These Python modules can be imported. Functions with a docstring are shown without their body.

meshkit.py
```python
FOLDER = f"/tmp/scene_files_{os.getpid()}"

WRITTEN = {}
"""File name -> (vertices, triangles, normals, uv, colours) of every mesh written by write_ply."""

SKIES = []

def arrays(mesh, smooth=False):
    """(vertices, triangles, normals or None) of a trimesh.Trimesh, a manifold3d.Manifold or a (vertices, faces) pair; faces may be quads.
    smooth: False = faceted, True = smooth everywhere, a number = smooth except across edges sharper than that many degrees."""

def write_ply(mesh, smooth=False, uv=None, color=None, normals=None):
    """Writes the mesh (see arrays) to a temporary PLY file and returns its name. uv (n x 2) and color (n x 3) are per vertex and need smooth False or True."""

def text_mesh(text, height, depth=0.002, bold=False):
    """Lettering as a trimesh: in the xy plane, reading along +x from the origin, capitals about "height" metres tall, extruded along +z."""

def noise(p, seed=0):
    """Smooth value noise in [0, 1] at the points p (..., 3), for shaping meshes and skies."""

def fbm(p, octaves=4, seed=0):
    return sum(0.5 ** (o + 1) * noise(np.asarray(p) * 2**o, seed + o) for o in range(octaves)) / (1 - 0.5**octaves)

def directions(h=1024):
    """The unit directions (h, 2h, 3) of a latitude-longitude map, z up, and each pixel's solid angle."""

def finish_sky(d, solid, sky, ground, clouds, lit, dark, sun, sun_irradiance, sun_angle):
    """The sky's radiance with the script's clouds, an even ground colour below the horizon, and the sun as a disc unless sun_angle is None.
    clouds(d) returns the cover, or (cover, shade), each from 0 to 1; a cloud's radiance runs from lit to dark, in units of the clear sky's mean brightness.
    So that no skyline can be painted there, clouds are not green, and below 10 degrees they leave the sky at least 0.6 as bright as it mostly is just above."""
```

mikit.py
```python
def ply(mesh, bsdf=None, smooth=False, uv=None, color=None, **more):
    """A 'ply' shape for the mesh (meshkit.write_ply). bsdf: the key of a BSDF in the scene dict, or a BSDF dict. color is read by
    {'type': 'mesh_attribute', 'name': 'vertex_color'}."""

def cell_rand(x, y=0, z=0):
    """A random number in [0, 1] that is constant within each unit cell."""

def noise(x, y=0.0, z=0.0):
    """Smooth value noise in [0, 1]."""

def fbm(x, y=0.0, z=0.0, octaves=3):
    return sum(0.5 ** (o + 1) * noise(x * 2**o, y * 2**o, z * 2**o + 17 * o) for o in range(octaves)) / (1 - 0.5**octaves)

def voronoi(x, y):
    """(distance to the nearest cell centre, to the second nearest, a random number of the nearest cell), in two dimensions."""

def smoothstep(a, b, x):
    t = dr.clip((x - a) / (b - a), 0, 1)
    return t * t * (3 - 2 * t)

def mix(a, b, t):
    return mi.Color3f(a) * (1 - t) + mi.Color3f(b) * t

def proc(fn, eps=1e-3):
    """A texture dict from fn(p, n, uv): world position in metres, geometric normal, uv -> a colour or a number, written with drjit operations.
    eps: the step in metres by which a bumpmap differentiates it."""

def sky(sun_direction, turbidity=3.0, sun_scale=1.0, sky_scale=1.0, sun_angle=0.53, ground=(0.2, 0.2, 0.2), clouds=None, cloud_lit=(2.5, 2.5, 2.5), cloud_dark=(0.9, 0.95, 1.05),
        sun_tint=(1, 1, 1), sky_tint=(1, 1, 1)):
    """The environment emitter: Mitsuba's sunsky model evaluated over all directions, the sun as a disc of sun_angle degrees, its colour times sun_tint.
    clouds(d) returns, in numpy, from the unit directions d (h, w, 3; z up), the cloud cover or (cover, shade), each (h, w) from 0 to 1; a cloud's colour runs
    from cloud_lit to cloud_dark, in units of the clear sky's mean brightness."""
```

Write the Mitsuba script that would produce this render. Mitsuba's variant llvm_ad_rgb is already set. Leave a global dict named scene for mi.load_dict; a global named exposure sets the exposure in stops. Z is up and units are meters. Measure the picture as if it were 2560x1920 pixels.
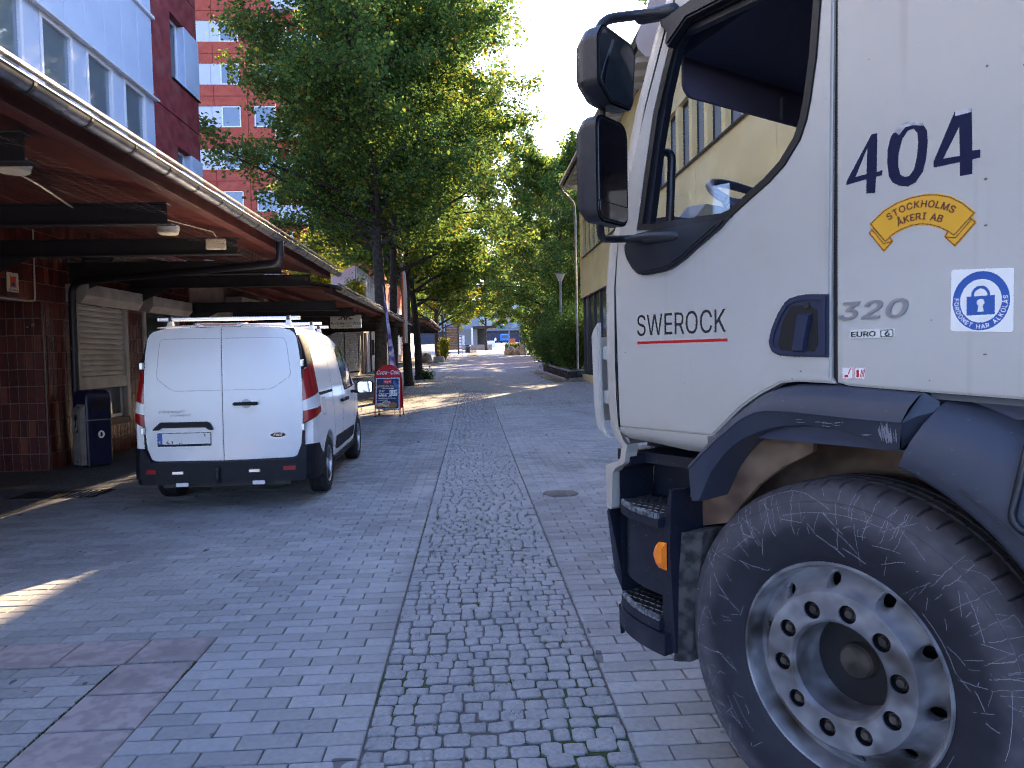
"""A paved shopping street in the shade: a parked lorry, a delivery van, shops under canopies, lime trees."""
import math
import random

import drjit as dr
import manifold3d as m3
import mitsuba as mi
import numpy as np
import trimesh
from shapely import affinity
from shapely.geometry import LineString, Point, Polygon, box as sbox
from shapely.ops import unary_union

import meshkit
import mikit
from mikit import cell_rand, fbm, mix, noise, proc, smoothstep, voronoi

random.seed(7)
RNG = np.random.default_rng(7)
scene, labels = {}, {}
exposure = 4.4

# ------------------------------------------------------------------ camera, sky
EYE = np.array([0, 0, 1.48])
_r, _p, _y = math.radians(1.2), math.radians(2.294), math.radians(3.045)
FWD = np.array([math.sin(_y) * math.cos(_p), math.cos(_y) * math.cos(_p), -math.sin(_p)])
_R = np.cross(FWD, [0, 0, 1.0])
_R /= np.linalg.norm(_R)
_U = np.cross(_R, FWD)
scene['camera'] = {
    'type': 'perspective', 'fov': 2 * math.degrees(math.atan(1280 / 1850)), 'fov_axis': 'x', 'near_clip': 0.05, 'far_clip': 3000,
    'to_world': mi.ScalarTransform4f().look_at(EYE.tolist(), (EYE + FWD).tolist(), (math.cos(_r) * _U + math.sin(_r) * _R).tolist())}
SUN = np.array([math.sin(math.radians(26)) * math.cos(math.radians(29.6)), math.cos(math.radians(26)) * math.cos(math.radians(29.6)), math.sin(math.radians(29.6))])


scene['sky'] = mikit.sky(SUN.tolist(), turbidity=3.5, sky_tint=(0.96, 0.96, 1.19), sun_tint=(1.0, 0.95, 0.86))


# ------------------------------------------------------------------ naming
def free(name, parent=None):
    base = f'{parent}__{name}' if parent else name
    if base not in scene and base not in labels:
        return base
    i = 1
    while f'{base}_{i:03d}' in scene or f'{base}_{i:03d}' in labels:
        i += 1
    return f'{base}_{i:03d}'


_last = {}


def put(name, shape, parent=None, label=None, cat=None, group=None, kind=None):
    """One entry of the scene."""
    base = f'{parent}__{name}' if parent else name
    i = _last.get(base, -1) + 1
    _last[base] = i
    key = base if i == 0 else f'{base}_{i:03d}'
    scene[key] = shape
    d = {k: v for k, v in (('label', label), ('category', cat), ('group', group), ('kind', kind)) if v}
    if d:
        labels[key] = d
    return key


def thing(name, label, cat, group=None):
    i = _last.get(name, -1) + 1
    _last[name] = i
    key = name if i == 0 else f'{name}_{i:03d}'
    labels[key] = {'label': label, 'category': cat, **({'group': group} if group else {})}
    return key


def add(name, mesh, bsdf, parent=None, smooth=False, M=None, **kw):
    lab = {k: kw.pop(k) for k in ('label', 'cat', 'group', 'kind') if k in kw}
    if isinstance(mesh, list):
        mesh = join(mesh)
    if M is not None:
        mesh = xf(mesh, M)
    return put(name, mikit.ply(mesh, bsdf, smooth=smooth, **kw), parent, **lab)


# ------------------------------------------------------------------ mesh helpers
def TM(v, f):
    return trimesh.Trimesh(np.asarray(v, float), np.asarray(f, int), process=False)


def tri(mesh):
    if hasattr(mesh, 'to_mesh'):
        m = mesh.to_mesh()
        return TM(m.vert_properties[:, :3], m.tri_verts)
    return mesh


def join(ms):
    v, f, n = [], [], 0
    for m in ms:
        m = tri(m)
        v.append(np.asarray(m.vertices))
        f.append(np.asarray(m.faces) + n)
        n += len(m.vertices)
    return TM(np.vstack(v), np.vstack(f))


def xf(mesh, M):
    mesh = tri(mesh)
    v = np.asarray(mesh.vertices) @ M[:3, :3].T + M[:3, 3]
    f = np.asarray(mesh.faces)
    if np.linalg.det(M[:3, :3]) < 0:
        f = f[:, ::-1]
    return TM(v, f)


def frame(o, x, y, z):
    M = np.eye(4)
    M[:3, 0], M[:3, 1], M[:3, 2], M[:3, 3] = x, y, z, o
    return M


def move(x=0, y=0, z=0, rz=0.0, s=1.0):
    c, n = math.cos(rz), math.sin(rz)
    M = np.eye(4)
    M[:3, :3] = np.array([[c, -n, 0], [n, c, 0], [0, 0, 1]]) * s
    M[:3, 3] = x, y, z
    return M


QF = np.array([[0, 2, 1], [0, 3, 2], [4, 5, 6], [4, 6, 7], [0, 1, 5], [0, 5, 4], [1, 2, 6], [1, 6, 5], [2, 3, 7], [2, 7, 6], [3, 0, 4], [3, 4, 7]])


def bx(x0, x1, y0, y1, z0, z1):
    return TM([[x0, y0, z0], [x1, y0, z0], [x1, y1, z0], [x0, y1, z0], [x0, y0, z1], [x1, y0, z1], [x1, y1, z1], [x0, y1, z1]], QF)


def cbx(x0, x1, y0, y1, z0, z1, b=0.01):
    """A box with chamfered edges."""
    b = min(b, (x1 - x0) * .45, (y1 - y0) * .45, (z1 - z0) * .45)
    pts = []
    for X, sx in ((x0, 1), (x1, -1)):
        for Y, sy in ((y0, 1), (y1, -1)):
            for Z, sz in ((z0, 1), (z1, -1)):
                pts += [[X, Y + sy * b, Z + sz * b], [X + sx * b, Y, Z + sz * b], [X + sx * b, Y + sy * b, Z]]
    return tri(m3.Manifold.hull_points(np.array(pts)))


def hull(pts):
    return tri(m3.Manifold.hull_points(np.asarray(pts, float)))


def sph(c, r, n=12):
    return m3.Manifold.sphere(r, n).translate([float(q) for q in c])


def blob(points, radii, n=12):
    """Hull of spheres."""
    return tri(m3.Manifold.batch_hull([sph(c, r, n) for c, r in zip(points, radii)]))


def tube(path, r, n=10, cap=True):
    """A tube along a path; r a number or one per point."""
    P = np.asarray(path, float)
    r = np.broadcast_to(np.asarray(r, float), (len(P),))
    t = np.gradient(P, axis=0)
    t /= np.linalg.norm(t, axis=1, keepdims=True) + 1e-12
    u = np.cross(t[0], [0.31, 0.2, 0.93])
    if np.linalg.norm(u) < .1:
        u = np.cross(t[0], [1, 0, 0])
    V = []
    a = np.arange(n) * 2 * np.pi / n
    for i in range(len(P)):
        u = u - t[i] * (u @ t[i])
        u /= np.linalg.norm(u) + 1e-12
        w = np.cross(t[i], u)
        V.append(P[i] + r[i] * (np.cos(a)[:, None] * u + np.sin(a)[:, None] * w))
    V = np.vstack(V)
    F = []
    for i in range(len(P) - 1):
        for k in range(n):
            k2 = (k + 1) % n
            F += [[i * n + k, i * n + k2, i * n + n + k2], [i * n + k, i * n + n + k2, i * n + n + k]]
    if cap:
        b = len(V)
        V = np.vstack([V, P[:1], P[-1:]])
        e = (len(P) - 1) * n
        for k in range(n):
            k2 = (k + 1) % n
            F += [[b, k2, k], [b + 1, e + k, e + k2]]
    return TM(V, F)


def bend(pts, r=0.1, n=5):
    """Rounds the corners of a polyline."""
    P = [np.asarray(p, float) for p in pts]
    out = [P[0]]
    for a, b, c in zip(P, P[1:], P[2:]):
        d1, d2 = np.linalg.norm(a - b), np.linalg.norm(c - b)
        q = min(r, .45 * d1, .45 * d2)
        s, e = b + (a - b) / d1 * q, b + (c - b) / d2 * q
        for t in np.linspace(0, 1, n):
            out.append((1 - t) ** 2 * s + 2 * t * (1 - t) * b + t * t * e)
    out.append(P[-1])
    return np.array(out)


def lathe(prof, n=32, ang=2 * math.pi):
    """Revolve (r, z) about z; closed profile not needed."""
    prof = np.asarray(prof, float)
    full = abs(ang - 2 * math.pi) < 1e-6
    m = n if full else n + 1
    a = np.arange(m) * ang / n
    V = np.stack([np.outer(np.cos(a), prof[:, 0]), np.outer(np.sin(a), prof[:, 0]), np.broadcast_to(prof[:, 1], (m, len(prof)))], -1).reshape(-1, 3)
    F, L = [], len(prof)
    for i in range(n):
        j = (i + 1) % m
        for k in range(L - 1):
            F += [[i * L + k, j * L + k, j * L + k + 1], [i * L + k, j * L + k + 1, i * L + k + 1]]
    return TM(V, F)


def ext(poly, h):
    """Extrude a shapely polygon along +z."""
    gs = [g for g in getattr(poly, 'geoms', [poly]) if g.area > 1e-9 and g.geom_type == 'Polygon']
    return join([trimesh.creation.extrude_polygon(g, h, engine='earcut') for g in gs])


def rrect(x0, y0, x1, y1, r, n=6):
    return sbox(x0 + r, y0 + r, x1 - r, y1 - r).buffer(r, quad_segs=n)


def loft(rings, close=True, cap=True):
    """Skin rings of equal length."""
    R = np.asarray(rings, float)
    m, n = R.shape[:2]
    V = R.reshape(-1, 3)
    F = []
    for i in range(m - 1):
        for k in range(n if close else n - 1):
            k2 = (k + 1) % n
            F += [[i * n + k, i * n + k2, i * n + n + k2], [i * n + k, i * n + n + k2, i * n + n + k]]
    if cap:
        b = len(V)
        V = np.vstack([V, R[0].mean(0)[None], R[-1].mean(0)[None]])
        for k in range(n):
            k2 = (k + 1) % n
            F += [[b, k2, k], [b + 1, (m - 1) * n + k, (m - 1) * n + k2]]
    return TM(V, F)


def man(mesh):
    mesh = tri(mesh)
    t = trimesh.Trimesh(mesh.vertices, mesh.faces, process=True)
    trimesh.repair.fix_normals(t)
    return m3.Manifold(m3.Mesh(np.asarray(t.vertices, np.float32), np.asarray(t.faces, np.uint32)))


def text(s, h, depth=.002, bold=False, center=False):
    m = meshkit.text_mesh(s, h, depth, bold)
    if center:
        m.apply_translation([-(m.bounds[0][0] + m.bounds[1][0]) / 2, 0, 0])
    return m


def zg(y):
    """Height of the street at y: level, then rising gently."""
    y = np.asarray(y, float)
    t = np.clip((y - 10) / 10, 0, 1)
    return np.where(y < 20, .0235 * 5 * t * t, .0235 * (np.minimum(y, 300) - 15))


# ------------------------------------------------------------------ materials
def pr(color, rough=.5, spec=.5, metal=0., **kw):
    c = color if isinstance(color, dict) else {'type': 'rgb', 'value': list(color)}
    return {'type': 'twosided', 'bsdf': {'type': 'principled', 'base_color': c, 'roughness': rough, 'specular': spec, 'metallic': metal, **kw}}


def mat(key, color, rough=.5, spec=.5, metal=0., bump=None, eps=1e-3, **kw):
    b = pr(color, rough, spec, metal, **kw)
    if bump is not None:
        b['bsdf'] = {'type': 'bumpmap', 'arbitrary': {**proc(bump, eps)}, 'scale': 1.0, 'bsdf': b['bsdf']}
    scene[key] = b
    return key


def speckle(a, b, scale, grime=None, g_scale=1.0, amount=.5):
    """Two tones mixed by fine noise, and a broad stain."""
    def fn(p, n, uv):
        t = fbm(p.x * scale, p.y * scale, p.z * scale, 3)
        c = mix(a, b, smoothstep(.3, .7, t))
        if grime is not None:
            g = fbm(p.x * g_scale + 7, p.y * g_scale, p.z * g_scale, 3)
            c = mix(c, grime, smoothstep(.45, .75, g) * amount)
        return c
    return proc(fn)


mat('m_white_paint', (.78, .78, .77), .28, .5, clearcoat=.6, clearcoat_gloss=.9)
mat('m_black_plastic', (.012, .014, .022), .42)
mat('m_rubber_seal', (.006, .006, .009), .5)
mat('m_chrome', (.75, .76, .78), .18, metal=1.)
mat('m_aluminium', (.72, .73, .75), .32, metal=1.)
mat('m_galvanised', speckle((.2, .2, .22), (.33, .33, .35), 9, (.12, .12, .12), 1.5, .4), .38, metal=.9)
mat('m_dark_metal', (.02, .021, .026), .5)
mat('m_red_lens', (.32, .005, .009), .12, clearcoat=1.)
mat('m_amber_lens', (.95, .22, .01), .15, clearcoat=1.)
mat('m_clear_lens', (.75, .76, .78), .1, clearcoat=1.)
mat('m_white_matte', (.8, .8, .8), .6)
mat('m_black_ink', (.01, .01, .012), .5)
mat('m_navy_ink', (.006, .009, .045), .6, .2)
mat('m_blue_ink', (.02, .09, .38), .4)
mat('m_red_ink', (.5, .012, .015), .4)
mat('m_mirror', (.9, .9, .9), .01, metal=1.)
scene['m_pane'] = {'type': 'thindielectric', 'int_ior': 1.5}

# ------------------------------------------------------------------ the ground
def pavement_color(p, n, uv):
    c = mix((.235, .23, .235), (.32, .312, .312), fbm(p.x * 1.1, p.y * .7, 0, 3))
    c = c * (0.86 + .28 * fbm(p.x * 60, p.y * 60, 3, 2))
    s = fbm(p.x * .55 + 9, p.y * .3, 5, 4)
    c = mix(c, (.15, .142, .142), smoothstep(.52, .72, s) * .55)
    k = noise(p.x * 17, p.y * 17, 4) * (.8 + .2 * noise(p.x * 2, p.y * 2, 9))
    c = mix(c, (.06, .058, .06), smoothstep(.865, .89, k) * .8)
    w = fbm(p.x * 1.7 + 4, p.y * .35, 8, 3)
    return mix(c, (.34, .33, .33), smoothstep(.6, .75, w) * .35)


def far_paving(p, n, uv):
    row = dr.floor(p.y / .108)
    fx = p.x / .235 + .5 * (row - 2 * dr.floor(row * .5))
    jx = dr.abs(fx - dr.floor(fx) - .5)
    jy = dr.abs(p.y / .108 - row - .5)
    j = dr.maximum(smoothstep(.46, .49, jx), smoothstep(.42, .47, jy))
    c = pavement_color(p, n, uv) * (.86 + .28 * cell_rand(dr.floor(fx), row, 2))
    return mix(c, (.045, .043, .042), j * .75)


def bed_color(p, n, uv):
    c = mix((.085, .08, .075), (.15, .142, .13), fbm(p.x * 40, p.y * 40, 0, 2))
    g = fbm(p.x * 2.2 + 3, p.y * .9, 2, 3)
    return mix(c, (.03, .055, .012), smoothstep(.56, .68, g) * .8)


def paver_tone(p, n, uv):
    row = dr.floor(p.y / .108)
    t = cell_rand(dr.floor(p.x / .235 + .5 * (row - 2 * dr.floor(row * .5))), row, 5)
    return pavement_color(p, n, uv) * (.84 + .3 * t)


def sett_tone(p, n, uv):
    t = fbm(p.x * 7, p.y * 7, 1, 2)
    c = mix((.23, .225, .228), (.33, .318, .315), t)
    return c * (.75 + .5 * fbm(p.x * 95, p.y * 95, p.z * 95, 2))


mat('m_paver', proc(paver_tone), .72, .35)
mat('m_far_paving', proc(far_paving), .75, .3)
mat('m_bed', proc(bed_color), .9, .2)
mat('m_sett', proc(sett_tone), .88, .2, bump=lambda p, n, uv: .0025 * fbm(p.x * 70, p.y * 70, p.z * 70, 3), eps=2e-3)
mat('m_slab', speckle((.27, .225, .225), (.36, .3, .295), 22, (.18, .15, .15), 2.5, .6), .75, .3, bump=lambda p, n, uv: .002 * fbm(p.x * 60, p.y * 9, 0, 3), eps=2e-3)
mat('m_asphalt', speckle((.055, .055, .06), (.095, .092, .095), 45, (.045, .043, .045), .8, .6), .8, .3)
mat('m_moss', (.035, .075, .012), .95, .1)


def sheet(xs, ys, dz):
    X, Y = np.meshgrid(xs, ys)
    V = np.stack([X, Y, zg(Y) + dz], -1).reshape(-1, 3)
    n = len(xs)
    F = [[j * n + i, j * n + i + 1, (j + 1) * n + i + 1, (j + 1) * n + i] for j in range(len(ys) - 1) for i in range(n - 1)]
    F = np.array(F)
    return TM(V, np.vstack([F[:, [0, 1, 2]], F[:, [0, 2, 3]]]))


add('ground', sheet([-700, -60, 0, 60, 700], [-300, -20, 5, 10, 12, 14, 16, 18, 20, 60, 150, 300, 1500], -.03), 'm_asphalt', kind='structure', label='dark asphalt ground around the buildings')
BED_Y = [-6, 5, 10, 11, 12, 13, 14, 15, 16, 17, 18, 19, 20, 26]
road = add('pavement', sheet([-4.6, 5.0], BED_Y, -.014), 'm_bed', smooth=True, kind='structure', label='grey paved pedestrian street with a cobbled strip')
YF = [19.5, 20, 26, 40, 70, 110]
add('far_street', [sheet([-5.2, -.45], YF, -.002), sheet([.56, 6.2], YF, -.002), sheet([-14, 40], [110, 200, 300], -.002)], 'm_far_paving', kind='structure', label='grey block paving rising gently towards the square')
add('footway', sheet([-14, -4.6], [-8, 10, 11, 12, 13, 14, 15, 16, 17, 18, 19, 20, 40, 75], -.004), 'm_asphalt', kind='structure', label='dark footway along the shop fronts')


def paver(x0, x1, y0, y1, zt=0.0, c=.005, h=.03, tilt=0.0):
    xs = np.array([x0, x1, x1, x0])
    ys = np.array([y0, y0, y1, y1])
    cx, cy = (x0 + x1) / 2, (y0 + y1) / 2
    ix, iy = xs + np.sign(cx - xs) * c, ys + np.sign(cy - ys) * c
    z = zg(ys) + zt + tilt * (xs - cx)
    V = np.vstack([np.stack([xs, ys, z - h], 1), np.stack([xs, ys, z - c], 1), np.stack([ix, iy, z], 1)])
    F = [[8, 9, 10], [8, 10, 11]]
    for b in (0, 4):
        for k in range(4):
            k2 = (k + 1) % 4
            F += [[b + k, b + k2, b + 4 + k2], [b + k, b + 4 + k2, b + 4 + k]]
    return V, np.array(F)


def in_view(x, y):
    d = np.array([x, y, 0]) - EYE
    z = d @ FWD
    return z > .5 and abs(d @ _R / z) < .72 and d @ _U / z > -.55


def pieces(parent, name, items, bsdf, limit=300, smooth=False):
    """items: (distance, V, F). The nearest 300 in view are entries of their own, the rest one mesh."""
    items.sort(key=lambda t: t[0])
    for d, V, F in items[:limit]:
        add(name, TM(V, F), bsdf, parent, smooth=smooth)
    rest = items[limit:]
    if rest:
        n, vs, fs = 0, [], []
        for _, V, F in rest:
            vs.append(V)
            fs.append(F + n)
            n += len(V)
        add(name + '_field', TM(np.vstack(vs), np.vstack(fs)), bsdf, parent, smooth=smooth, kind='stuff')


rng = np.random.default_rng(3)
items, BW, BH, J = [], .235, .108, .0032
SLABS = [(-1.765, -1.395, y0, y1) for y0, y1 in ((2.04, 2.36), (2.36, 2.69), (2.69, 3.02), (3.02, 3.345), (3.345, 3.68))] + [(x0, x1, 3.68, 4.0) for x0, x1 in ((-3.4, -2.88), (-2.88, -2.49), (-2.49, -2.1), (-2.1, -1.745), (-1.745, -1.395))]
for lo, hi in ((-4.6, -.449), (.569, 5.0)):
    row = int(math.floor(.6 / BH))
    while row * BH < 19.6:
        y0 = row * BH
        x = lo - (.5 * BW if row % 2 else 0) - BW
        x = math.floor(lo / BW) * BW - (.5 * BW if row % 2 else 0)
        while x < hi:
            xa, xb = max(x, lo), min(x + BW, hi)
            x += BW
            if xb - lo < .09:
                continue
            if xa - lo < .09:
                xa = lo
            if hi - xb < .09:
                xb = hi
            if xb - xa < .03 or (xb == hi and hi - xa < .09 and x - BW > lo):
                continue
            ya, yb = y0, y0 + BH
            segs = [(xa, xb)]
            for s in SLABS:
                if yb > s[2] + .012 and ya < s[3] - .012:
                    segs = [q for u, w in segs for q in ((u, min(w, s[0])), (max(u, s[1]), w)) if q[1] - q[0] > .025]
            for xa, xb in segs:
                zt = rng.normal(0, .0011)
                V, F = paver(xa + J, xb - J, ya + J, yb - J, zt, .0045, .02, rng.normal(0, .004))
                cx, cy = (xa + xb) / 2, (ya + yb) / 2
                seen = in_view(cx, cy) and not (cx > .9 and cy < 4) and math.hypot(cx, cy) < 9
                items.append((math.hypot(cx, cy) + (0 if seen else 100), V, F))
        row += 1
pieces(road, 'paver', items, 'm_paver')
slab_items = []
for s in SLABS:
    V, F = paver(s[0] + .006, s[1] - .006, s[2] + .006, s[3] - .006, rng.normal(.001, .001), .007, .02)
    add('stone_slab', TM(V, F), 'm_slab', road)

# the cobbled strip
items = []
strip = add('cobbled_strip', [sheet([-.452, .572], [1, 5, 10, 11, 12, 13, 14, 15, 16, 17, 18, 19, 20, 70], -.0125)], 'm_bed', kind='structure', label='strip of small grey setts running down the middle of the street')


def sett(x0, x1, y0, y1, zt, r):
    n = 4
    g = np.array([0, .16, .84, 1])
    gx, gy = np.meshgrid(g, g)
    edge = np.minimum(np.minimum(gx, 1 - gx), np.minimum(gy, 1 - gy))
    corner = ((gx == 0) | (gx == 1)) & ((gy == 0) | (gy == 1))
    X = x0 + (x1 - x0) * gx
    Y = y0 + (y1 - y0) * gy
    k = np.where(corner, .13, .0)
    X = X + ((x0 + x1) / 2 - X) * k + r.normal(0, .0018, X.shape)
    Y = Y + ((y0 + y1) / 2 - Y) * k + r.normal(0, .0018, Y.shape)
    Z = zg(Y) + zt + np.where(edge > .1, 0, -.006) + r.normal(0, .0012, X.shape)
    V = np.stack([X, Y, Z], -1).reshape(-1, 3)
    F = []
    for j in range(3):
        for i in range(3):
            a = j * 4 + i
            F += [[a, a + 1, a + 5], [a, a + 5, a + 4]]
    ring = [0, 1, 2, 3, 7, 11, 15, 14, 13, 12, 8, 4]
    b = V[ring] - [0, 0, .02]
    V = np.vstack([V, b])
    for i in range(12):
        j = (i + 1) % 12
        F += [[16 + i, 16 + j, ring[j]], [16 + i, ring[j], ring[i]]]
    return V, np.array(F)


y = 1.2
while y < 26:
    h = rng.uniform(.078, .1)
    x = -.445
    while x < .56:
        w = rng.uniform(.07, .118)
        if x + w > .53:
            w = .565 - x
        j = rng.uniform(.0022, .0055)
        wob = rng.normal(0, .006)
        V, F = sett(x + j, x + w - j, y + j + wob, y + h - j + wob, rng.normal(0, .002), rng)
        items.append((y + (0 if in_view(x, y) else 100), V, F))
        x += w
    y += h
pieces(strip, 'sett', items, 'm_sett', smooth=50)
add('far_setts', sheet([-.45, .57], [25.9, 40, 70], .0), 'm_sett', strip, kind='stuff')

# moss and grass in the joints
def tuft(cx, cy, n, r, h, g):
    vs, fs = [], []
    for i in range(n):
        a, d = g.uniform(0, 6.28), abs(g.normal(0, r))
        b = np.array([cx + d * math.cos(a), cy + d * math.sin(a), float(zg(cy)) - .012])
        l = h * g.uniform(.5, 1.2)
        a2 = g.uniform(0, 6.28)
        t = b + [l * .5 * math.cos(a2), l * .5 * math.sin(a2), l]
        s = np.array([-math.sin(a2), math.cos(a2), 0]) * .0022
        vs += [b - s, b + s, t]
        fs.append([3 * i, 3 * i + 1, 3 * i + 2])
    return TM(vs, fs)


mo = []
for i in range(230):
    cy = rng.normal(6.0, .7) if i < 170 else rng.uniform(2.4, 9)
    mo.append(tuft(rng.uniform(-.42, .54), max(cy, 2.4), 14, .02, .022, rng))
for x0, y0, x1, y1, m in ((-1.765, 2.3, -1.765, 3.66, 110), (-1.395, 3.3, -1.395, 3.7, 40), (-1.76, 3.68, -1.4, 3.68, 22), (-1.75, 2.69, -1.4, 2.69, 8), (-1.765, 3.68, -2.1, 3.9, 0)):
    for i in range(m):
        t = rng.uniform()
        mo.append(tuft(x0 + t * (x1 - x0), y0 + t * (y1 - y0), 12, .006, .013, rng))
for i in range(14):
    mo.append(tuft(-1.55 + rng.normal(0, .03), 2.69 + rng.normal(0, .005), 20, .01, .02, rng))
add('moss', mo, 'm_moss', kind='stuff', label='green moss and grass tufts growing in the paving joints', cat='moss')

# drain grate and manhole cover
t = thing('drain_grate', 'long rusty slotted drain grate in the footway behind the van', 'grate')
gx0, gx1, gy0, gy1 = -5.15, -4.2, 8.35, 8.85
add('frame', [bx(gx0, gx1, gy0, gy0 + .03, -.02, .004), bx(gx0, gx1, gy1 - .03, gy1, -.02, .004), bx(gx0, gx0 + .03, gy0 + .03, gy1 - .03, -.02, .004), bx(gx1 - .03, gx1, gy0 + .03, gy1 - .03, -.02, .004)], 'm_dark_metal', t)
add('pit', bx(gx0 + .01, gx1 - .01, gy0 + .01, gy1 - .01, -.03, -.0015), 'm_rubber_seal', t)
for i in range(13):
    x = gx0 + .07 + i * .068
    add('bar', bx(x, x + .03, gy0 + .03, gy1 - .03, -.015, .003), 'm_dark_metal', t)
t = thing('manhole_cover', 'small round iron cover set in the paving right of the cobbled strip', 'manhole cover')
add('rim', lathe([(.135, .003), (.165, .0075), (.185, .0065), (.19, -.01)], 36), 'm_dark_metal', t, M=move(.9, 7.72, 0))
add('lid', lathe([(0.0, .0055), (.05, .0055), (.052, .0085), (.09, .0085), (.092, .0055), (.13, .0055), (.132, -.01)], 36), 'm_dark_metal', t, M=move(.9, 7.72, 0))

# ------------------------------------------------------------------ shops on the left
def tile_color(p, n, uv):
    hx = dr.select(dr.abs(n.x) > .5, p.y, p.x)
    col, row = dr.floor(hx / .12 + .5), dr.floor(p.z / .235)
    t, s = cell_rand(col, row, 3), cell_rand(col, row, 8)
    c = mix((.055, .01, .011), (.12, .022, .017), t)
    c = mix(c, (.17, .045, .026), smoothstep(.84, .9, s))
    return c * (.85 + .3 * fbm(p.x * 14, p.y * 14, p.z * 14, 2))


mat('m_tile', proc(tile_color), .3, .5)
mat('m_grout', (.2, .15, .14), .9)
mat('m_red_wood', speckle((.082, .016, .013), (.115, .023, .018), 5, (.05, .011, .01), 1.3, .6), .6)
mat('m_red_render', speckle((.42, .08, .048), (.48, .1, .06), 3.5, (.35, .062, .042), .35, .5), .8, .3)
mat('m_dark_red_render', speckle((.2, .03, .033), (.27, .044, .044), 6, (.34, .16, .13), 3.3, .25), .75, .3)
mat('m_grey_shutter', speckle((.36, .345, .33), (.44, .42, .4), 6, (.22, .2, .18), 2.0, .6), .5)
mat('m_brown_shutter', speckle((.15, .125, .105), (.2, .165, .135), 7, (.08, .07, .06), 2.0, .5), .55)
mat('m_beige_render', speckle((.38, .3, .25), (.46, .37, .31), 5, (.25, .19, .16), .7, .6), .85)
mat('m_roof_felt', (.035, .035, .038), .8)
mat('m_glass_dark', (.02, .026, .032), .04, .8, clearcoat=1.)
mat('m_window_white', (.76, .77, .8), .4)
mat('m_pale_panel', (.56, .57, .62), .5)
mat('m_blue_white_panel', speckle((.56, .64, .79), (.6, .68, .82), 1.5), .16, .6, clearcoat=.8)
mat('m_interior', (.12, .11, .1), .9)
mat('m_cable', (.55, .5, .45), .6)
mat('m_steel_wire', (.16, .13, .12), .6)
mat('m_window_glass', (.26, .31, .36), .03, .9, metal=.45, clearcoat=1.)


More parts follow.
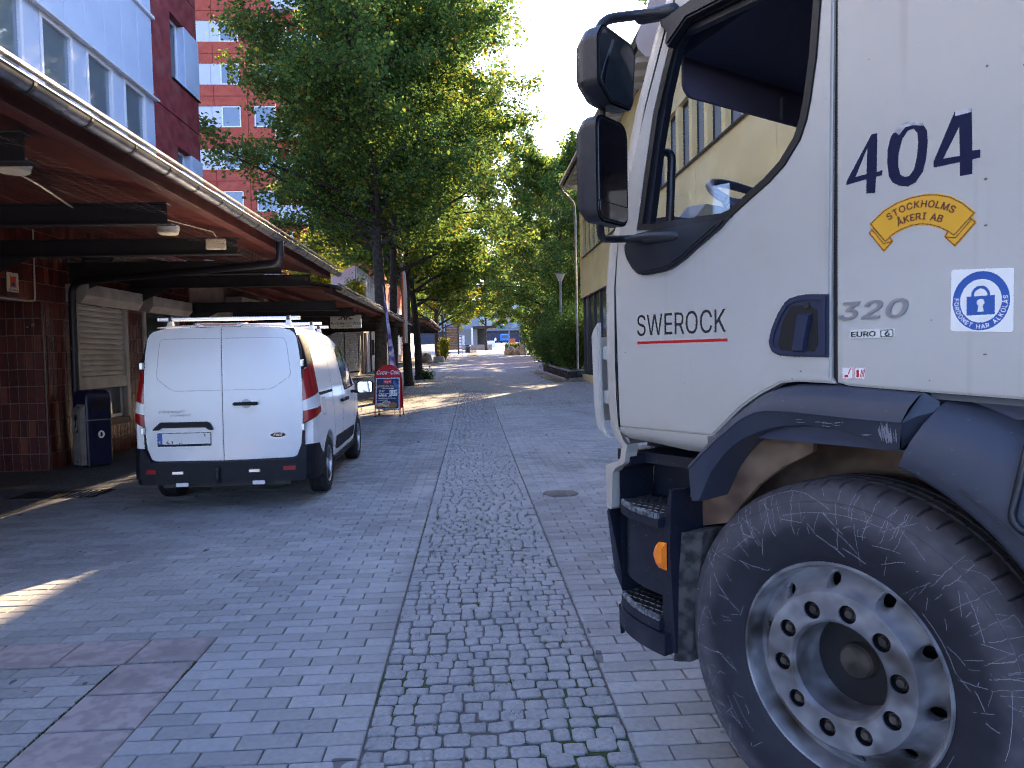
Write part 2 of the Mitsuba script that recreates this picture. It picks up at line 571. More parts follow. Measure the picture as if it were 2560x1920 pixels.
def tile_plate(axis, pos, h0, h1, z0, z1, c=.003, th=.012, g=.0055):
    """A glazed tile: axis 'x' faces +x at x = pos, axis 'y' faces -y at y = pos."""
    h0, h1, z0, z1 = h0 + g, h1 - g, z0 + g, z1 - g
    a = np.array([[h0, z0], [h1, z0], [h1, z1], [h0, z1]])
    i = a + np.sign(a.mean(0) - a) * c
    lo, mi_, hi = a, a, i
    V = []
    for q, d in ((lo, 0), (mi_, th - c), (hi, th)):
        for u, w in q:
            V.append([pos + d, u, w] if axis == 'x' else [u, pos - d, w])
    F = [[8, 9, 10], [8, 10, 11]]
    for b in (0, 4):
        for k in range(4):
            k2 = (k + 1) % 4
            F += [[b + k, b + k2, b + 4 + k2], [b + k, b + 4 + k2, b + 4 + k]]
    F = np.array(F)
    return np.array(V), F


WX = -5.9
shop = thing('tiled_shop', 'low shop clad in dark red glazed tiles under the near canopy', 'shop')
# openings in the street wall: (y0, y1, z0, z1)
OPEN = [(11.34, 13.0, .57, 2.6), (13.62, 15.2, .57, 2.6)]
wall = sbox(10.605, 0, 16.0, 3.52).union(sbox(2.0, 2.345, 10.605, 3.52))
for o in OPEN:
    wall = wall.difference(sbox(o[0], o[2], o[1], o[3]))
m_yz = frame([WX - .3, 0, 0], [0, 1, 0], [0, 0, 1], [1, 0, 0])
add('wall', ext(wall, .3), 'm_grout', shop, M=m_yz)
add('side_wall', [bx(-9.0, WX - .001, 10.58, 10.604, 0, 2.345), bx(-9.0, WX - .31, 10.605, 10.8, 0, 2.345)], 'm_grout', shop)
add('alcove_wall', [bx(-9.2, -9.0, 1.5, 10.8, 0, 3.4), bx(-9.0, WX - .3, 1.5, 10.58, 2.5, 2.6)], 'm_interior', shop)
tiles = []
for c in range(int(2.0 / .12), int(16 / .12)):
    for r in range(15):
        h0, h1, z0, z1 = (c - .5) * .12, (c + .5) * .12, r * .235, (r + 1) * .235
        if z1 > 3.53 or h0 < 8.6:
            continue
        cy, cz = (h0 + h1) / 2, (z0 + z1) / 2
        if cy < 10.56 and z0 < 2.34:
            continue
        if any(o[0] - .06 < cy < o[1] + .06 and o[2] - .02 < cz < o[3] for o in OPEN):
            continue
        V, F = tile_plate('x', WX, h0, h1, z0, z1)
        tiles.append((abs(cy - 11) + (0 if 9.4 < cy < 13.8 else 30), V, F))
for c in range(0, 14):
    for r in range(10):
        h1 = WX - .012 - .12 * c
        V, F = tile_plate('y', 10.58, h1 - .12, h1, r * .235, (r + 1) * .235 + (.01 if r == 9 else 0))
        tiles.append((0.0 if c < 7 else 50, V, F))
add('corner_tile_column', tube([[WX + .001, 10.58, 0], [WX + .001, 10.58, 2.345]], .011, 8), 'm_tile', shop)
pieces(shop, 'tile', tiles, 'm_tile')
add('interior_back', [bx(-7.6, -7.5, 11, 15.6, 0, 2.8), bx(-7.5, WX - .3, 11, 15.6, -.002, .02)], 'm_interior', shop)
t = add('counter', [cbx(-6.35, WX - .31, 11.4, 15.1, .5, .56)], 'm_white_matte', shop)


def roller(y0, y1, ztop, zbot_slats, zsill, owner, curtain=True, box_h=.26, depth=.29, pane=True, m='m_grey_shutter'):
    """A roller shutter with box, guides, slats and end rail in the wall plane WX."""
    w = add('shutter_box', ext(Polygon([(0, 0), (depth * .72, -.02), (depth, .09), (depth, box_h), (0, box_h)]), y1 - y0 + .2), m, owner, M=frame([WX + .013, y1 + .02, ztop], [1, 0, 0], [0, 0, 1], [0, -1, 0]))
    for y in (y0, y1 - .1):
        add('guide_rail', cbx(WX - .04, WX + .05, y, y + .1, zsill, ztop - .002, .006), m, owner)
    if curtain:
        n = int((ztop - zbot_slats - .1) / .085)
        prof = Polygon([(0, 0), (.012, .004), (.02, .03), (.016, .07), (.004, .083), (-.01, .083), (-.01, 0)])
        s = ext(prof, y1 - y0 - .2)
        for i in range(n):
            add('slat', s, m, owner, M=frame([WX - .01, y1 - .1, ztop - .085 * (i + 1)], [1, 0, 0], [0, 0, 1], [0, -1, 0]))
        add('end_rail', cbx(WX - .025, WX + .035, y0 + .1, y1 - .1, zbot_slats - .04, ztop - .085 * n - .002, .006), m, owner)
    if pane:
        add('window_frame', [cbx(WX - .12, WX - .06, y0 + .02, y0 + .09, zsill, ztop), cbx(WX - .12, WX - .06, y1 - .09, y1 - .02, zsill, ztop), cbx(WX - .12, WX - .06, y0 + .09, y1 - .09, zsill, zsill + .06)], 'm_window_white', owner)
        add('window_pane', bx(WX - .096, WX - .09, y0 + .09, y1 - .09, zsill + .06, ztop), 'm_glass_dark' if not curtain else 'm_pane_solid', owner)


mat('m_pane_solid', (.08, .1, .12), .05, .8, clearcoat=1.)
s1 = roller(11.33, 13.0, 2.38, 1.12, .57, shop)
roller(13.62, 15.25, 2.38, 1.0, .57, shop, curtain=False)
add('louvre_vent', [bx(WX + .013, WX + .03, 11.66, 12.6, 2.78, 3.2)] + [bx(WX + .03, WX + .05, 11.7, 12.56, 2.82 + .06 * i, 2.845 + .06 * i) for i in range(6)], 'm_dark_metal', shop)
add('alarm_box', cbx(WX + .013, WX + .09, 14.2, 14.42, 2.86, 3.1), 'm_white_matte', shop)
add('alarm_lens', sph((WX + .09, 14.31, 2.97), .05), 'm_black_ink', shop)
# conduit on the tiles
add('cable_conduit', tube(bend([[WX + .03, 10.38, 3.3], [WX + .03, 10.36, 2.335], [WX + .02, 10.2, 2.325], [WX + .02, 4, 2.325]], .05), .011, 6), 'm_cable', shop)
add('iron_fixing', [tube([[-6.0, 10.53, 2.02], [-6.0, 10.50, 2.02]], .02), tube([[-6.08, 10.53, 1.99], [-6.08, 10.51, 1.99]], .012)], 'm_galvanised', shop)
# shelter sign
sg = thing('shelter_sign', 'small cream sign with an orange square and blue triangle on the red tiled wall', 'sign')
add('plate', cbx(WX + .013, WX + .024, 9.78, 10.02, 2.415, 2.665, .003), 'm_sign_cream', sg)
mat('m_sign_cream', (.62, .57, .46), .5)
mat('m_orange', (.75, .09, .015), .5)
add('orange_square', bx(WX + .024, WX + .026, 9.84, 9.965, 2.475, 2.615), 'm_orange', sg)
add('blue_triangle', ext(Polygon([(9.865, 2.49), (9.94, 2.49), (9.9025, 2.575)]), .002), 'm_blue_ink', sg, M=frame([WX + .026, 0, 0], [0, 1, 0], [0, 0, 1], [1, 0, 0]))
add('lettering', text('SKYDDSRUM', .022, .001, center=True), 'm_black_ink', sg, M=frame([WX + .0245, 9.9, 2.432], [0, 1, 0], [0, 0, 1], [1, 0, 0]))

# the second shop block, rendered
shop2 = thing('rendered_shop', 'low beige rendered shop with roller shutters under the second canopy', 'shop')
wall = sbox(16.0, 0, 44.6, 3.9)
OP2 = [(16.2, 17.9, .7, 2.4), (18.4, 22.6, .6, 2.65), (23.2, 28.6, .5, 2.65), (30.7, 38.9, .72, 2.75), (39.4, 42.0, .5, 2.85)]
for o in OP2:
    wall = wall.difference(sbox(o[0], o[2], o[1], o[3]))
add('wall', ext(wall, .3), 'm_beige_render', shop2, M=m_yz)
add('interior_back', [bx(-7.6, -7.5, 16, 44.6, 0, 3.9)], 'm_interior', shop2)
roller(16.15, 17.95, 2.4, 1.2, .7, shop2)
roller(18.35, 22.65, 2.66, 1.2, .6, shop2, curtain=False, box_h=.34, depth=.4)
roller(23.15, 28.65, 2.64, .9, .5, shop2, box_h=.3, m='m_brown_shutter', pane=False)
roller(30.65, 34.75, 2.76, .85, .72, shop2, box_h=.2, depth=.15, m='m_brown_shutter', pane=False)
roller(34.75, 38.95, 2.76, .85, .72, shop2, box_h=.2, depth=.15, m='m_brown_shutter', pane=False)
d = add('door', [bx(WX - .2, WX - .15, 39.4, 42.0, .5, 2.85)], 'm_dark_metal', shop2)
for y in (39.4, 40.7, 42.0):
    add('jamb', cbx(WX - .1, WX + .03, y - .05, y + .05, .5, 2.9), 'm_beige_render', d)
add('drainpipe', tube(bend([[WX + 1.5, 43, 3.2], [WX + .1, 43, 3.1], [WX + .1, 43, .6]], .15), .06, 8), 'm_black_plastic', shop2)
add('meter_box', cbx(WX + .01, WX + .2, 43.7, 44.3, 1.6, 2.5), 'm_dark_metal', shop2)
for y in (19.6, 22.3, 25.4, 28.9, 32.6):
    add('beam_end', cbx(WX + .001, WX + .55, y, y + .38, 2.97 + .006 * (y - 19), 3.27 + .006 * (y - 19)), 'm_beige_render', shop2)

# ------------------------------------------------------------------ canopies
def canopy(key, label, y0, y1, zc, beams, gut=True, net=False, xg=-2.44):
    c = thing(key, label, 'canopy', 'canopies over the shop fronts')
    n = max(1, int((y1 - y0) / 3.2))
    ys = np.linspace(y0, y1, n + 1)
    z = lambda x: zc - .03 + (-2.6 - x) * .15
    pl = Polygon([(-5.86, z(-5.86) + .03), (-2.62, z(-2.62) + .03), (-2.62, z(-2.62) + .1), (-5.86, z(-5.86) + .1)])
    for a, b in zip(ys, ys[1:]):
        add('soffit_board', ext(pl, b - a - .008), 'm_red_wood', c, M=frame([0, b - .004, 0], [1, 0, 0], [0, 0, 1], [0, -1, 0]))
    add('roof', ext(Polygon([(-5.95, z(-5.95) + .12), (-2.46, z(-2.46) + .115), (-2.46, z(-2.46) + .16), (-5.95, z(-5.95) + .19)]), y1 - y0 + .1), 'm_roof_felt', c, M=frame([0, y1 + .05, 0], [1, 0, 0], [0, 0, 1], [0, -1, 0]))
    add('roof_edge', [cbx(-2.458, -2.425, y0 - .05, y1 + .05, zc + .125, zc + .15, .004)], 'm_galvanised', c)
    add('fascia', cbx(-2.61, -2.575, y0, y1, zc - .055, zc + .11, .004), 'm_red_wood', c)
    add('edge_beam', cbx(-2.72, -2.625, y0, y1, zc - .045, zc - .002, .006), 'm_red_wood', c)
    add('purlin', cbx(-3.86, -3.74, y0, y1, z(-3.8) - .08, z(-3.8) + .025, .008), 'm_red_wood', c)
    add('purlin', cbx(-4.96, -4.84, y0, y1, z(-4.9) - .08, z(-4.9) + .025, .008), 'm_red_wood', c)
    for y in beams:
        zt = zc - .05
        add('beam', [cbx(-5.88, -2.74, y - .06, y + .06, zt - .2, zt - .186, .003), cbx(-5.88, -2.8, y - .006, y + .006, zt - .186, zt - .014, .002), cbx(-5.88, -2.78, y - .06, y + .06, zt - .014, zt, .003)], 'm_dark_metal', c)
        add('beam_bracket', ext(Polygon([(-5.87, zt - .2), (-5.2, zt - .201), (-5.87, zt - .5)]), .012), 'm_dark_metal', c, M=frame([0, y + .006, 0], [1, 0, 0], [0, 0, 1], [0, -1, 0]))
    if gut:
        a = np.linspace(math.pi, 2 * math.pi, 9)
        prof = [(-.062 * math.cos(t), .062 * math.sin(t)) for t in a[::-1]]
        out = [(x, zz) for x, zz in prof]
        inn = [(x * .95, zz * .95) for x, zz in prof][::-1]
        gp = Polygon(out + inn)
        segs = np.arange(y0 - .06, y1 + .06, 2.9)
        for a0 in segs:
            b0 = min(a0 + 2.9, y1 + .07)
            add('gutter', ext(gp, b0 - a0 - .004), 'm_galvanised', c, smooth=40, M=frame([xg, b0, zc + .045], [1, 0, 0], [0, 0, 1], [0, -1, 0]))
        lip = tube([[xg + .06, y0 - .06, zc + .047], [xg + .06, y1 + .07, zc + .047]], .009, 8)
        add('gutter_bead', lip, 'm_galvanised', c, smooth=True)
        gb = Polygon([(x * 1.07, zz * 1.07) for x, zz in prof] + [(x * 1.01, zz * 1.01) for x, zz in prof][::-1])
        for y in np.arange(y0 + .25, y1, .62):
            add('gutter_bracket', ext(gb, .028), 'm_dark_metal', c, M=frame([xg, y, zc + .045], [1, 0, 0], [0, 0, 1], [0, -1, 0]))
    if net:
        zs = lambda x: z(x) - .16
        wires = [tube([[x, y0, zs(x)], [x, y1, zs(x)]], .0009, 4, False) for x in np.arange(-5.7, -2.7, .14)]
        wires += [tube([[-5.8, y, zs(-5.8)], [-2.7, y, zs(-2.7)]], .0009, 4, False) for y in np.arange(y0 + .1, y1, .14)]
        add('bird_net', wires, 'm_steel_wire', c, kind='stuff')
    return c


c1 = canopy('shop_canopy', 'red timber canopy with a shiny steel gutter nearest the camera, over the tiled shop', -4.0, 13.9, 3.0, (.5, 2.7, 4.9, 7.1, 9.15, 11.25, 13.2), net=True)
add('cable', tube(bend([[-3.3, -1, 2.93], [-3.3, 3.2, 2.94], [-3.5, 6.2, 2.96], [-3.6, 7.0, 2.9]], .2), .008, 6), 'm_cable', c1)
c2 = canopy('shop_canopy', 'lower dark canopy over the salon shutters, beyond the first canopy', 14.0, 30.0, 2.72, (15.6, 17.8, 20, 22.2, 24.4, 26.6, 28.8))
c3 = canopy('shop_canopy', 'small far canopy seen between the trunks, over the lit shop doors', 45.0, 62.0, 3.6, (46, 49, 52, 55, 58, 61))

dp = thing('drainpipe', 'black drainpipe running from the gutter back to the tiled wall and down beside the bin', 'drainpipe')
add('pipe', tube(bend([[-2.44, 9.75, 3.0], [-2.44, 9.75, 2.72], [-5.78, 11.12, 2.66], [-5.8, 11.14, 0.02]], .22, 7), .05, 12), 'm_black_plastic', dp, smooth=True)
for z in (.7, 1.7):
    add('clamp', lathe([(.052, -.02), (.06, -.02), (.06, .02), (.052, .02)], 16), 'm_galvanised', dp, M=move(-5.8, 11.14, z))
for lab, y in (('white round ceiling lamp under the beam nearest the camera, cut by the frame edge', 5.12), ('white round ceiling lamp under the second canopy beam', 7.62)):
    l = thing('ceiling_lamp', lab, 'lamp')
    add('base', lathe([(0, .0), (.105, .0), (.105, -.045), (.0, -.045)], 28), 'm_window_white', l, smooth=40, M=move(-3.0, y, 2.835))
    add('diffuser', lathe([(.098, -.046), (.098, -.075), (.085, -.086), (0, -.088)], 28), 'm_sign_cream', l, smooth=50, M=move(-3.0, y, 2.835))
    add('arm', bx(-3.02, -2.98, y - .5, y, 2.815, 2.835) if False else bx(-3.03, -2.97, y - .46, y + .02, 2.836, 2.85), 'm_dark_metal', l)
j = thing('junction_box', 'small beige electrical box on the third canopy beam', 'junction box')
add('box', cbx(-3.13, -2.9, 9.02, 9.08, 2.8, 2.93), 'm_sign_cream', j)
add('cable', tube(bend([[-3.0, 9.05, 2.93], [-3.02, 9.0, 3.0], [-3.3, 8.2, 3.02]], .05), .007, 6), 'm_cable', j)

# hanging salon sign
sn = thing('salon_sign', 'cream hanging sign reading Good Beauty Salon above the van', 'sign')
add('board', cbx(-3.37, -2.64, 17.94, 18.06, 2.19, 2.51, .01), 'm_sign_cream', sn)
fr = frame([-3.005, 17.9385, 0], [1, 0, 0], [0, 0, 1], [0, -1, 0])


def slant(m, k=.28):
    m = m.copy()
    m.vertices[:, 0] += m.vertices[:, 1] * k
    return m


add('lettering', [xf(slant(text('Good Beauty Salon', .062, .0015, center=True)), move(-.0, 2.275, 0)), xf(text('0767768603', .034, .0015, center=True), move(0, 2.215, 0))], 'm_black_ink', sn, M=fr)
em = []
for s in (-1, 1):
    e = Point(s * .055, 2.42).buffer(1).intersection(Point(0, 0).buffer(9))
    e = affinity.scale(Point(s * .052, 2.425).buffer(.05, quad_segs=8), 1, 1.05).difference(affinity.scale(Point(s * .058, 2.41).buffer(.034, quad_segs=8), .8, 1.1))
    em.append(ext(e, .0015))
    for k in range(3):
        em.append(xf(tube(bend([[s * .09, 2.40 + .018 * k, .001], [s * .14, 2.39 + .015 * k, .001], [s * .17, 2.40 + .012 * k, .001]], .03), .004, 4), np.eye(4)))
add('emblem', em, 'm_black_ink', sn, M=fr)
add('hanger', [bx(-3.3, -3.28, 17.99, 18.01, 2.51, 2.75), bx(-2.74, -2.72, 17.99, 18.01, 2.51, 2.68)], 'm_dark_metal', sn)

# ------------------------------------------------------------------ the building above the tiled shop
up = thing('panelled_building', 'building with pale blue glossy panels and a band of windows above the near canopy', 'building')
UX = -6.0
add('core', [bx(-16, UX - .35, -8, 14.8, 3.43, 13)], 'm_interior', up)
Y0, Y1 = -3.0, 14.81
mul = [13.53 - 1.27 * k for k in range(14)]


def band(z0, z1, tag=''):
    zs = z0
    for k, y in enumerate(mul):
        w = add('window', [cbx(UX - .06, UX + .015, y, y + .07, z0, z1, .008), cbx(UX - .06, UX + .015, y + .80, y + .87, z0, z1, .008), cbx(UX - .06, UX + .015, y + .07, y + .80, z0, z0 + .07, .008), cbx(UX - .06, UX + .015, y + .07, y + .8, z1 - .09, z1, .008)], 'm_window_white', up)
        add('pane', bx(UX - .045, UX - .035, y + .07, y + .8, z0 + .07, z1 - .09), 'm_window_glass', w)
        add('pier_panel', cbx(UX - .05, UX, y + .87 + .004, y + 1.27 - .004 if k else Y1 - .004, z0, z1, .006), 'm_blue_white_panel', up)


def panels(z0, z1):
    y = Y1
    k = 0
    while y > -3:
        w = .63
        add('cladding_panel', cbx(UX - .05, UX, y - w + .005, y - .005, z0, z1, .006), 'm_blue_white_panel', up)
        y -= w


band(4.75, 6.5)
add('ledge', ext(Polygon([(UX - .06, 6.5), (UX + .1, 6.49), (UX + .105, 6.52), (UX + .0, 6.58), (UX - .06, 6.58)]), Y1 - Y0 + .05), 'm_window_white', up, M=frame([0, Y1 + .03, 0], [1, 0, 0], [0, 0, 1], [0, -1, 0]))
panels(6.585, 8.05)
add('ledge', ext(Polygon([(UX - .06, 8.05), (UX + .06, 8.05), (UX + .06, 8.1), (UX - .06, 8.12)]), Y1 - Y0 + .05), 'm_window_white', up, M=frame([0, Y1 + .03, 0], [1, 0, 0], [0, 0, 1], [0, -1, 0]))
band(8.16, 9.6)
panels(9.65, 11.2)
add('lower_wall', bx(UX - .34, UX - .001, Y0, Y1, 3.43, 4.74), 'm_blue_white_panel', up)
add('end_return', bx(UX - .34, UX - .05, Y1 - .02, Y1, 4.74, 12), 'm_window_white', up)

ru = thing('dark_red_building', 'dark red rendered building end with pale blue corner panels beside the blue panelled one', 'building')
op = [(15.72, 17.2, 7.3, 8.62), (15.9, 17.2, 4.4, 5.95), (15.72, 17.2, 10.0, 11.35)]
wall = sbox(14.815, 3.43, 17.2, 13)
for o in op:
    wall = wall.difference(sbox(o[0], o[2], o[1] - .001, o[3]))
wall = wall.difference(sbox(14, 6.53, 18, 6.555)).difference(sbox(14, 9.3, 18, 9.325))
add('wall', ext(wall, .25), 'm_dark_red_render', ru, M=frame([UX - .25, 0, 0], [0, 1, 0], [0, 0, 1], [1, 0, 0]))
add('north_wall', bx(-16, UX - .25, 16.9, 17.198, 3.43, 13), 'm_dark_red_render', ru)
add('joint_backing', bx(UX - .3, UX - .25, 14.82, 16.89, 3.43, 13), 'm_rubber_seal', ru)
for o in op:
    w = add('window', [cbx(UX - .2, UX - .13, o[0], o[0] + .06, o[2], o[3]), cbx(UX - .2, UX - .13, o[0] + .62, o[0] + .7, o[2], o[3]), cbx(UX - .2, UX - .13, o[0] + .06, o[0] + .62, o[2], o[2] + .06), cbx(UX - .2, UX - .13, o[0] + .06, o[0] + .62, o[3] - .06, o[3])], 'm_window_white', ru)
    add('pane', bx(UX - .17, UX - .16, o[0] + .06, o[0] + .62, o[2] + .06, o[3] - .06), 'm_glass_dark', w)
    add('corner_panel', cbx(UX - .5, UX + .02, o[0] + .71, o[1] + .06, o[2] + .01, o[3] - .01, .01), 'm_blue_white_panel', ru)
    add('sill', cbx(UX - .13, UX + .04, o[0], o[1] + .05, o[2] - .03, o[2], .004), 'm_dark_metal', ru)

# ------------------------------------------------------------------ the tall red block behind
rt = thing('red_apartment_block', 'tall red rendered apartment block with white windows behind the lime tree', 'building')
YT = 50.0
cols = [(-19.2, -17.85), (-16.0, -14.75), (-13.9, -12.5), (-8.25, -6.95)]
rows = [23.6 - 2.75 * k for k in range(-2, 7)]
wall = sbox(-24, 0, -5.9, 30.5)
wins = []
for zt in rows:
    for a, b in cols:
        wins.append((a, b, zt - 1.37, zt))
    wins.append((-17.55, -16.0, zt - 1.37, zt))
    wins.append((-12.45, -8.95, zt - 2.2, zt - .05))
hole = unary_union([sbox(a, c, b, d) for a, b, c, d in wins])
wall = wall.difference(hole)
grooves = [sbox(-24, zt + .62, -5.9, zt + .655) for zt in rows] + [sbox(x, 0, x + .035, 31) for x in (-20.6, -16.46, -14.3, -8.6)]
shape = frame([0, YT + .3, 0], [1, 0, 0], [0, 0, 1], [0, -1, 0])
add('wall', ext(wall.difference(unary_union(grooves)), .06), 'm_red_render', rt, M=frame([0, YT + .06, 0], [1, 0, 0], [0, 0, 1], [0, -1, 0]))
add('wall_core', ext(wall, .2), 'm_dark_red_render', rt, M=frame([0, YT + .265, 0], [1, 0, 0], [0, 0, 1], [0, -1, 0]))
add('side_wall', bx(-6.1, -5.901, YT + .27, YT + 14, 0, 30.5), 'm_red_render', rt)
add('back', bx(-24, -6.1, YT + 1.2, YT + 14, 0, 30.4), 'm_interior', rt)
add('roof', cbx(-24.2, -5.7, YT - .2, YT + 14, 30.5, 30.8), 'm_dark_metal', rt)


def win(owner, x0, x1, z0, z1, y, f=.09):
    w = add('window', [cbx(x0, x0 + f, y, y + .1, z0, z1, .01), cbx(x1 - f, x1, y, y + .1, z0, z1, .01), cbx(x0 + f, x1 - f, y, y + .1, z0, z0 + f, .01), cbx(x0 + f, x1 - f, y, y + .1, z1 - f, z1, .01)], 'm_window_white', owner)
    add('pane', bx(x0 + f, x1 - f, y + .05, y + .06, z0 + f, z1 - f), 'm_sky_glass', w)
    r = RNG.uniform()
    if r > .35:
        add('curtain', bx(x0 + f, x0 + f + (x1 - x0) * RNG.uniform(.15, .4), y + .3, y + .32, z0, z1), 'm_white_matte', w)
    return w


mat('m_sky_glass', (.12, .16, .22), .04, .9, clearcoat=1.)
for a, b, c, d_ in wins:
    if d_ < 5:
        continue
    if b - a > 3:
        bal = add('balcony', [cbx(a + .05, b - .05, YT - .75, YT - .69, c - .0, c + 1.08, .01), bx(a + .05, a + .1, YT - .69, YT + .3, c, c + 1.08), bx(b - .1, b - .05, YT - .69, YT + .3, c, c + 1.08), bx(a + .05, b - .05, YT - .69, YT + .3, c - .12, c)], 'm_pale_panel', rt)
        for i in range(8):
            x = a + .25 + i * .42
            add('panel_joint', bx(x, x + .02, YT - .753, YT - .75, c, c + 1.08), 'm_dark_metal', bal)
        for i in range(4):
            x = a + .1 + i * (b - a - .2) / 4
            add('glazing_bar', cbx(x, x + .05, YT - .72, YT - .67, c + 1.08, c + 2.1, .005), 'm_window_white', bal)
        add('balcony_back', bx(a, b, YT + .8, YT + .85, c, d_), 'm_red_render', bal)
    elif abs(a + 17.55) < .01:
        add('spandrel_panel', [cbx(a, b - .62, YT + .05, YT + .12, c, d_), cbx(b - .6, b - .005, YT + .04, YT + .12, c, d_)], 'm_pale_panel', rt)
        win(rt, a - .3 + .005, a + .6, c, d_, YT + .03) if False else None
    else:
        win(rt, a, b, c, d_, YT + .03)
wl = thing('stair_balustrade', 'white slatted stair balustrade on the low roof left of the lime trunk', 'balustrade')
add('side_panel', [cbx(-4.06, -4.0, 26.6, 33.5, 3.05, 3.75), cbx(-4.06, -4.0, 26.6, 33.5, 4.62, 4.72)], 'm_window_white', wl)
for i in range(13):
    y = 26.7 + i * .55
    add('slat', cbx(-4.055, -4.005, y, y + .3, 3.75, 4.62, .005), 'm_window_white', wl)
add('front_panel', ext(Polygon([(-4.9, 3.1), (-4.061, 3.1), (-4.061, 4.75), (-4.9, 4.35)]), .05), 'm_window_white', wl, M=frame([0, 26.6, 0], [1, 0, 0], [0, 0, 1], [0, -1, 0]))
add('roof_slab', bx(-10, -4.0, 26.6, 41, 2.98, 3.049), 'm_roof_felt', wl)

# ------------------------------------------------------------------ the yellow building on the right
mat('m_yellow_render', speckle((.63, .5, .25), (.68, .55, .29), 2.2, (.57, .45, .23), .5, .5), .85, .3)
mat('m_eave', (.42, .4, .36), .7)
yb = thing('yellow_building', 'long yellow rendered building with a band of tall windows behind the lorry', 'building')
XB = 4.6
y0, y1 = -14.0, 30.9
wm = frame([XB, 0, 0], [0, 1, 0], [0, 0, 1], [1, 0, 0])
wall = sbox(y0, 3.75, y1, 8.45).difference(sbox(y0 + .3, 5.36, y1 - .75, 6.8)).union(sbox(y0, 0, y1, .6))
wall = wall.difference(sbox(y0, 5.30, y1, 5.315))
for i in range(12):
    wall = wall.difference(sbox(y1 - 4.0 * i - 4, 0, y1 - 4.0 * i - 3.985, 5.30))
add('wall', ext(wall, .3), 'm_yellow_render', yb, M=wm)
add('core', [bx(XB + .6, 14, y0, y1, 0, 8.4)], 'm_interior', yb)
add('end_wall', bx(XB + .3, 14, y1 - .3, y1 - .002, 0, 8.45), 'm_yellow_render', yb)
k = 0
y = y1 - .75
while y > y0 + 1.2:
    a, b = y - .99, y
    w = add('window', [cbx(XB + .1, XB + .16, a + .0, a + .06, 5.36, 6.8, .006), cbx(XB + .1, XB + .16, b - .26, b - .2, 5.36, 6.8, .006), cbx(XB + .1, XB + .16, a + .06, b - .26, 5.36, 5.42, .006), cbx(XB + .1, XB + .16, a + .06, b - .26, 6.72, 6.8, .006)], 'm_dark_metal', yb)
    add('pane', bx(XB + .12, XB + .13, a + .06, b - .26, 5.42, 6.72), 'm_sky_glass', w)
    add('mullion', cbx(XB - .01, XB + .2, b - .2, b, 5.36, 6.8, .01), 'm_yellow_render', yb)
    y -= .99
add('sill', cbx(XB - .06, XB + .12, y0 + .3, y1 - .75, 5.325, 5.36, .004), 'm_dark_metal', yb)
y = y1 - .4
while y > y0 + 2:
    w = add('ground_window', [cbx(XB + .04, XB + .14, y - .08, y, .6, 3.74), cbx(XB + .04, XB + .14, y - 1.3, y - 1.22, .6, 3.74)], 'm_dark_metal', yb)
    add('pane', bx(XB + .1, XB + .11, y - 1.22, y - .08, .6, 3.7), 'm_glass_dark', w)
    y -= 1.3
add('panel_edge', cbx(XB - .015, XB + .1, y0, y1, 3.70, 3.748, .004), 'm_dark_metal', yb)
# eaves with exposed rafter boards
rf = add('roof', [hull([[XB - .62, y0 - .3, 8.5], [XB - .62, y1 + .4, 8.5], [9.4, y0 - .3, 10.8], [9.4, y1 + .4, 10.8], [XB - .62, y0 - .3, 8.6], [XB - .62, y1 + .4, 8.6], [9.4, y0 - .3, 10.92], [9.4, y1 + .4, 10.92]])], 'm_roof_felt', yb)
y = y1 + .3
while y > y0:
    add('rafter_end', ext(Polygon([(XB - .56, 8.30), (XB - .001, 8.36), (XB - .001, 8.46), (XB - .001, 8.73), (XB - .56, 8.485)]), .12), 'm_eave', rf, M=frame([0, y, 0], [1, 0, 0], [0, 0, 1], [0, -1, 0]))
    y -= .9
add('eave_board', hull([[XB - .6, y0, 8.44], [XB - .6, y1 + .3, 8.44], [XB - .002, y0, 8.5], [XB - .002, y1 + .3, 8.5], [XB - .6, y0, 8.46], [XB - .6, y1 + .3, 8.46], [XB - .002, y0, 8.52], [XB - .002, y1 + .3, 8.52]]), 'm_eave', rf)
a = np.linspace(math.pi, 2 * math.pi, 9)
gp = Polygon([(.075 * math.cos(t), .075 * math.sin(t)) for t in a] + [(.069 * math.cos(t), .069 * math.sin(t)) for t in a[::-1]])
add('gutter', ext(gp, y1 - y0 + .6), 'm_galvanised', rf, smooth=40, M=frame([XB - .7, y1 + .4, 8.58], [1, 0, 0], [0, 0, 1], [0, -1, 0]))
add('downpipe', tube(bend([[XB - .7, y1 + .2, 8.5], [XB - .7, y1 + .25, 8.3], [XB - .12, y1 + .45, 7.8], [XB - .1, y1 + .5, .3]], .2), .05, 10), 'm_galvanised', yb, smooth=True)

# ------------------------------------------------------------------ trees and shrubs
scene['m_leaf'] = {'type': 'principledthin', 'base_color': {'type': 'mesh_attribute', 'name': 'vertex_color'}, 'roughness': .5, 'diff_trans': 1.15, 'eta': 1.35, 'spec_trans': 0.0}
mat('m_bark', speckle((.03, .026, .023), (.075, .064, .054), 16, (.035, .04, .026), 2.0, .5), .9, .2, bump=lambda p, n, uv: .012 * fbm(p.x * 22, p.y * 22, p.z * 4, 3), eps=3e-3)
GREENS = np.array([[.075, .145, .045], [.1, .175, .05], [.125, .2, .05], [.16, .235, .05], [.29, .31, .045], [.36, .3, .035], [.3, .14, .04]])


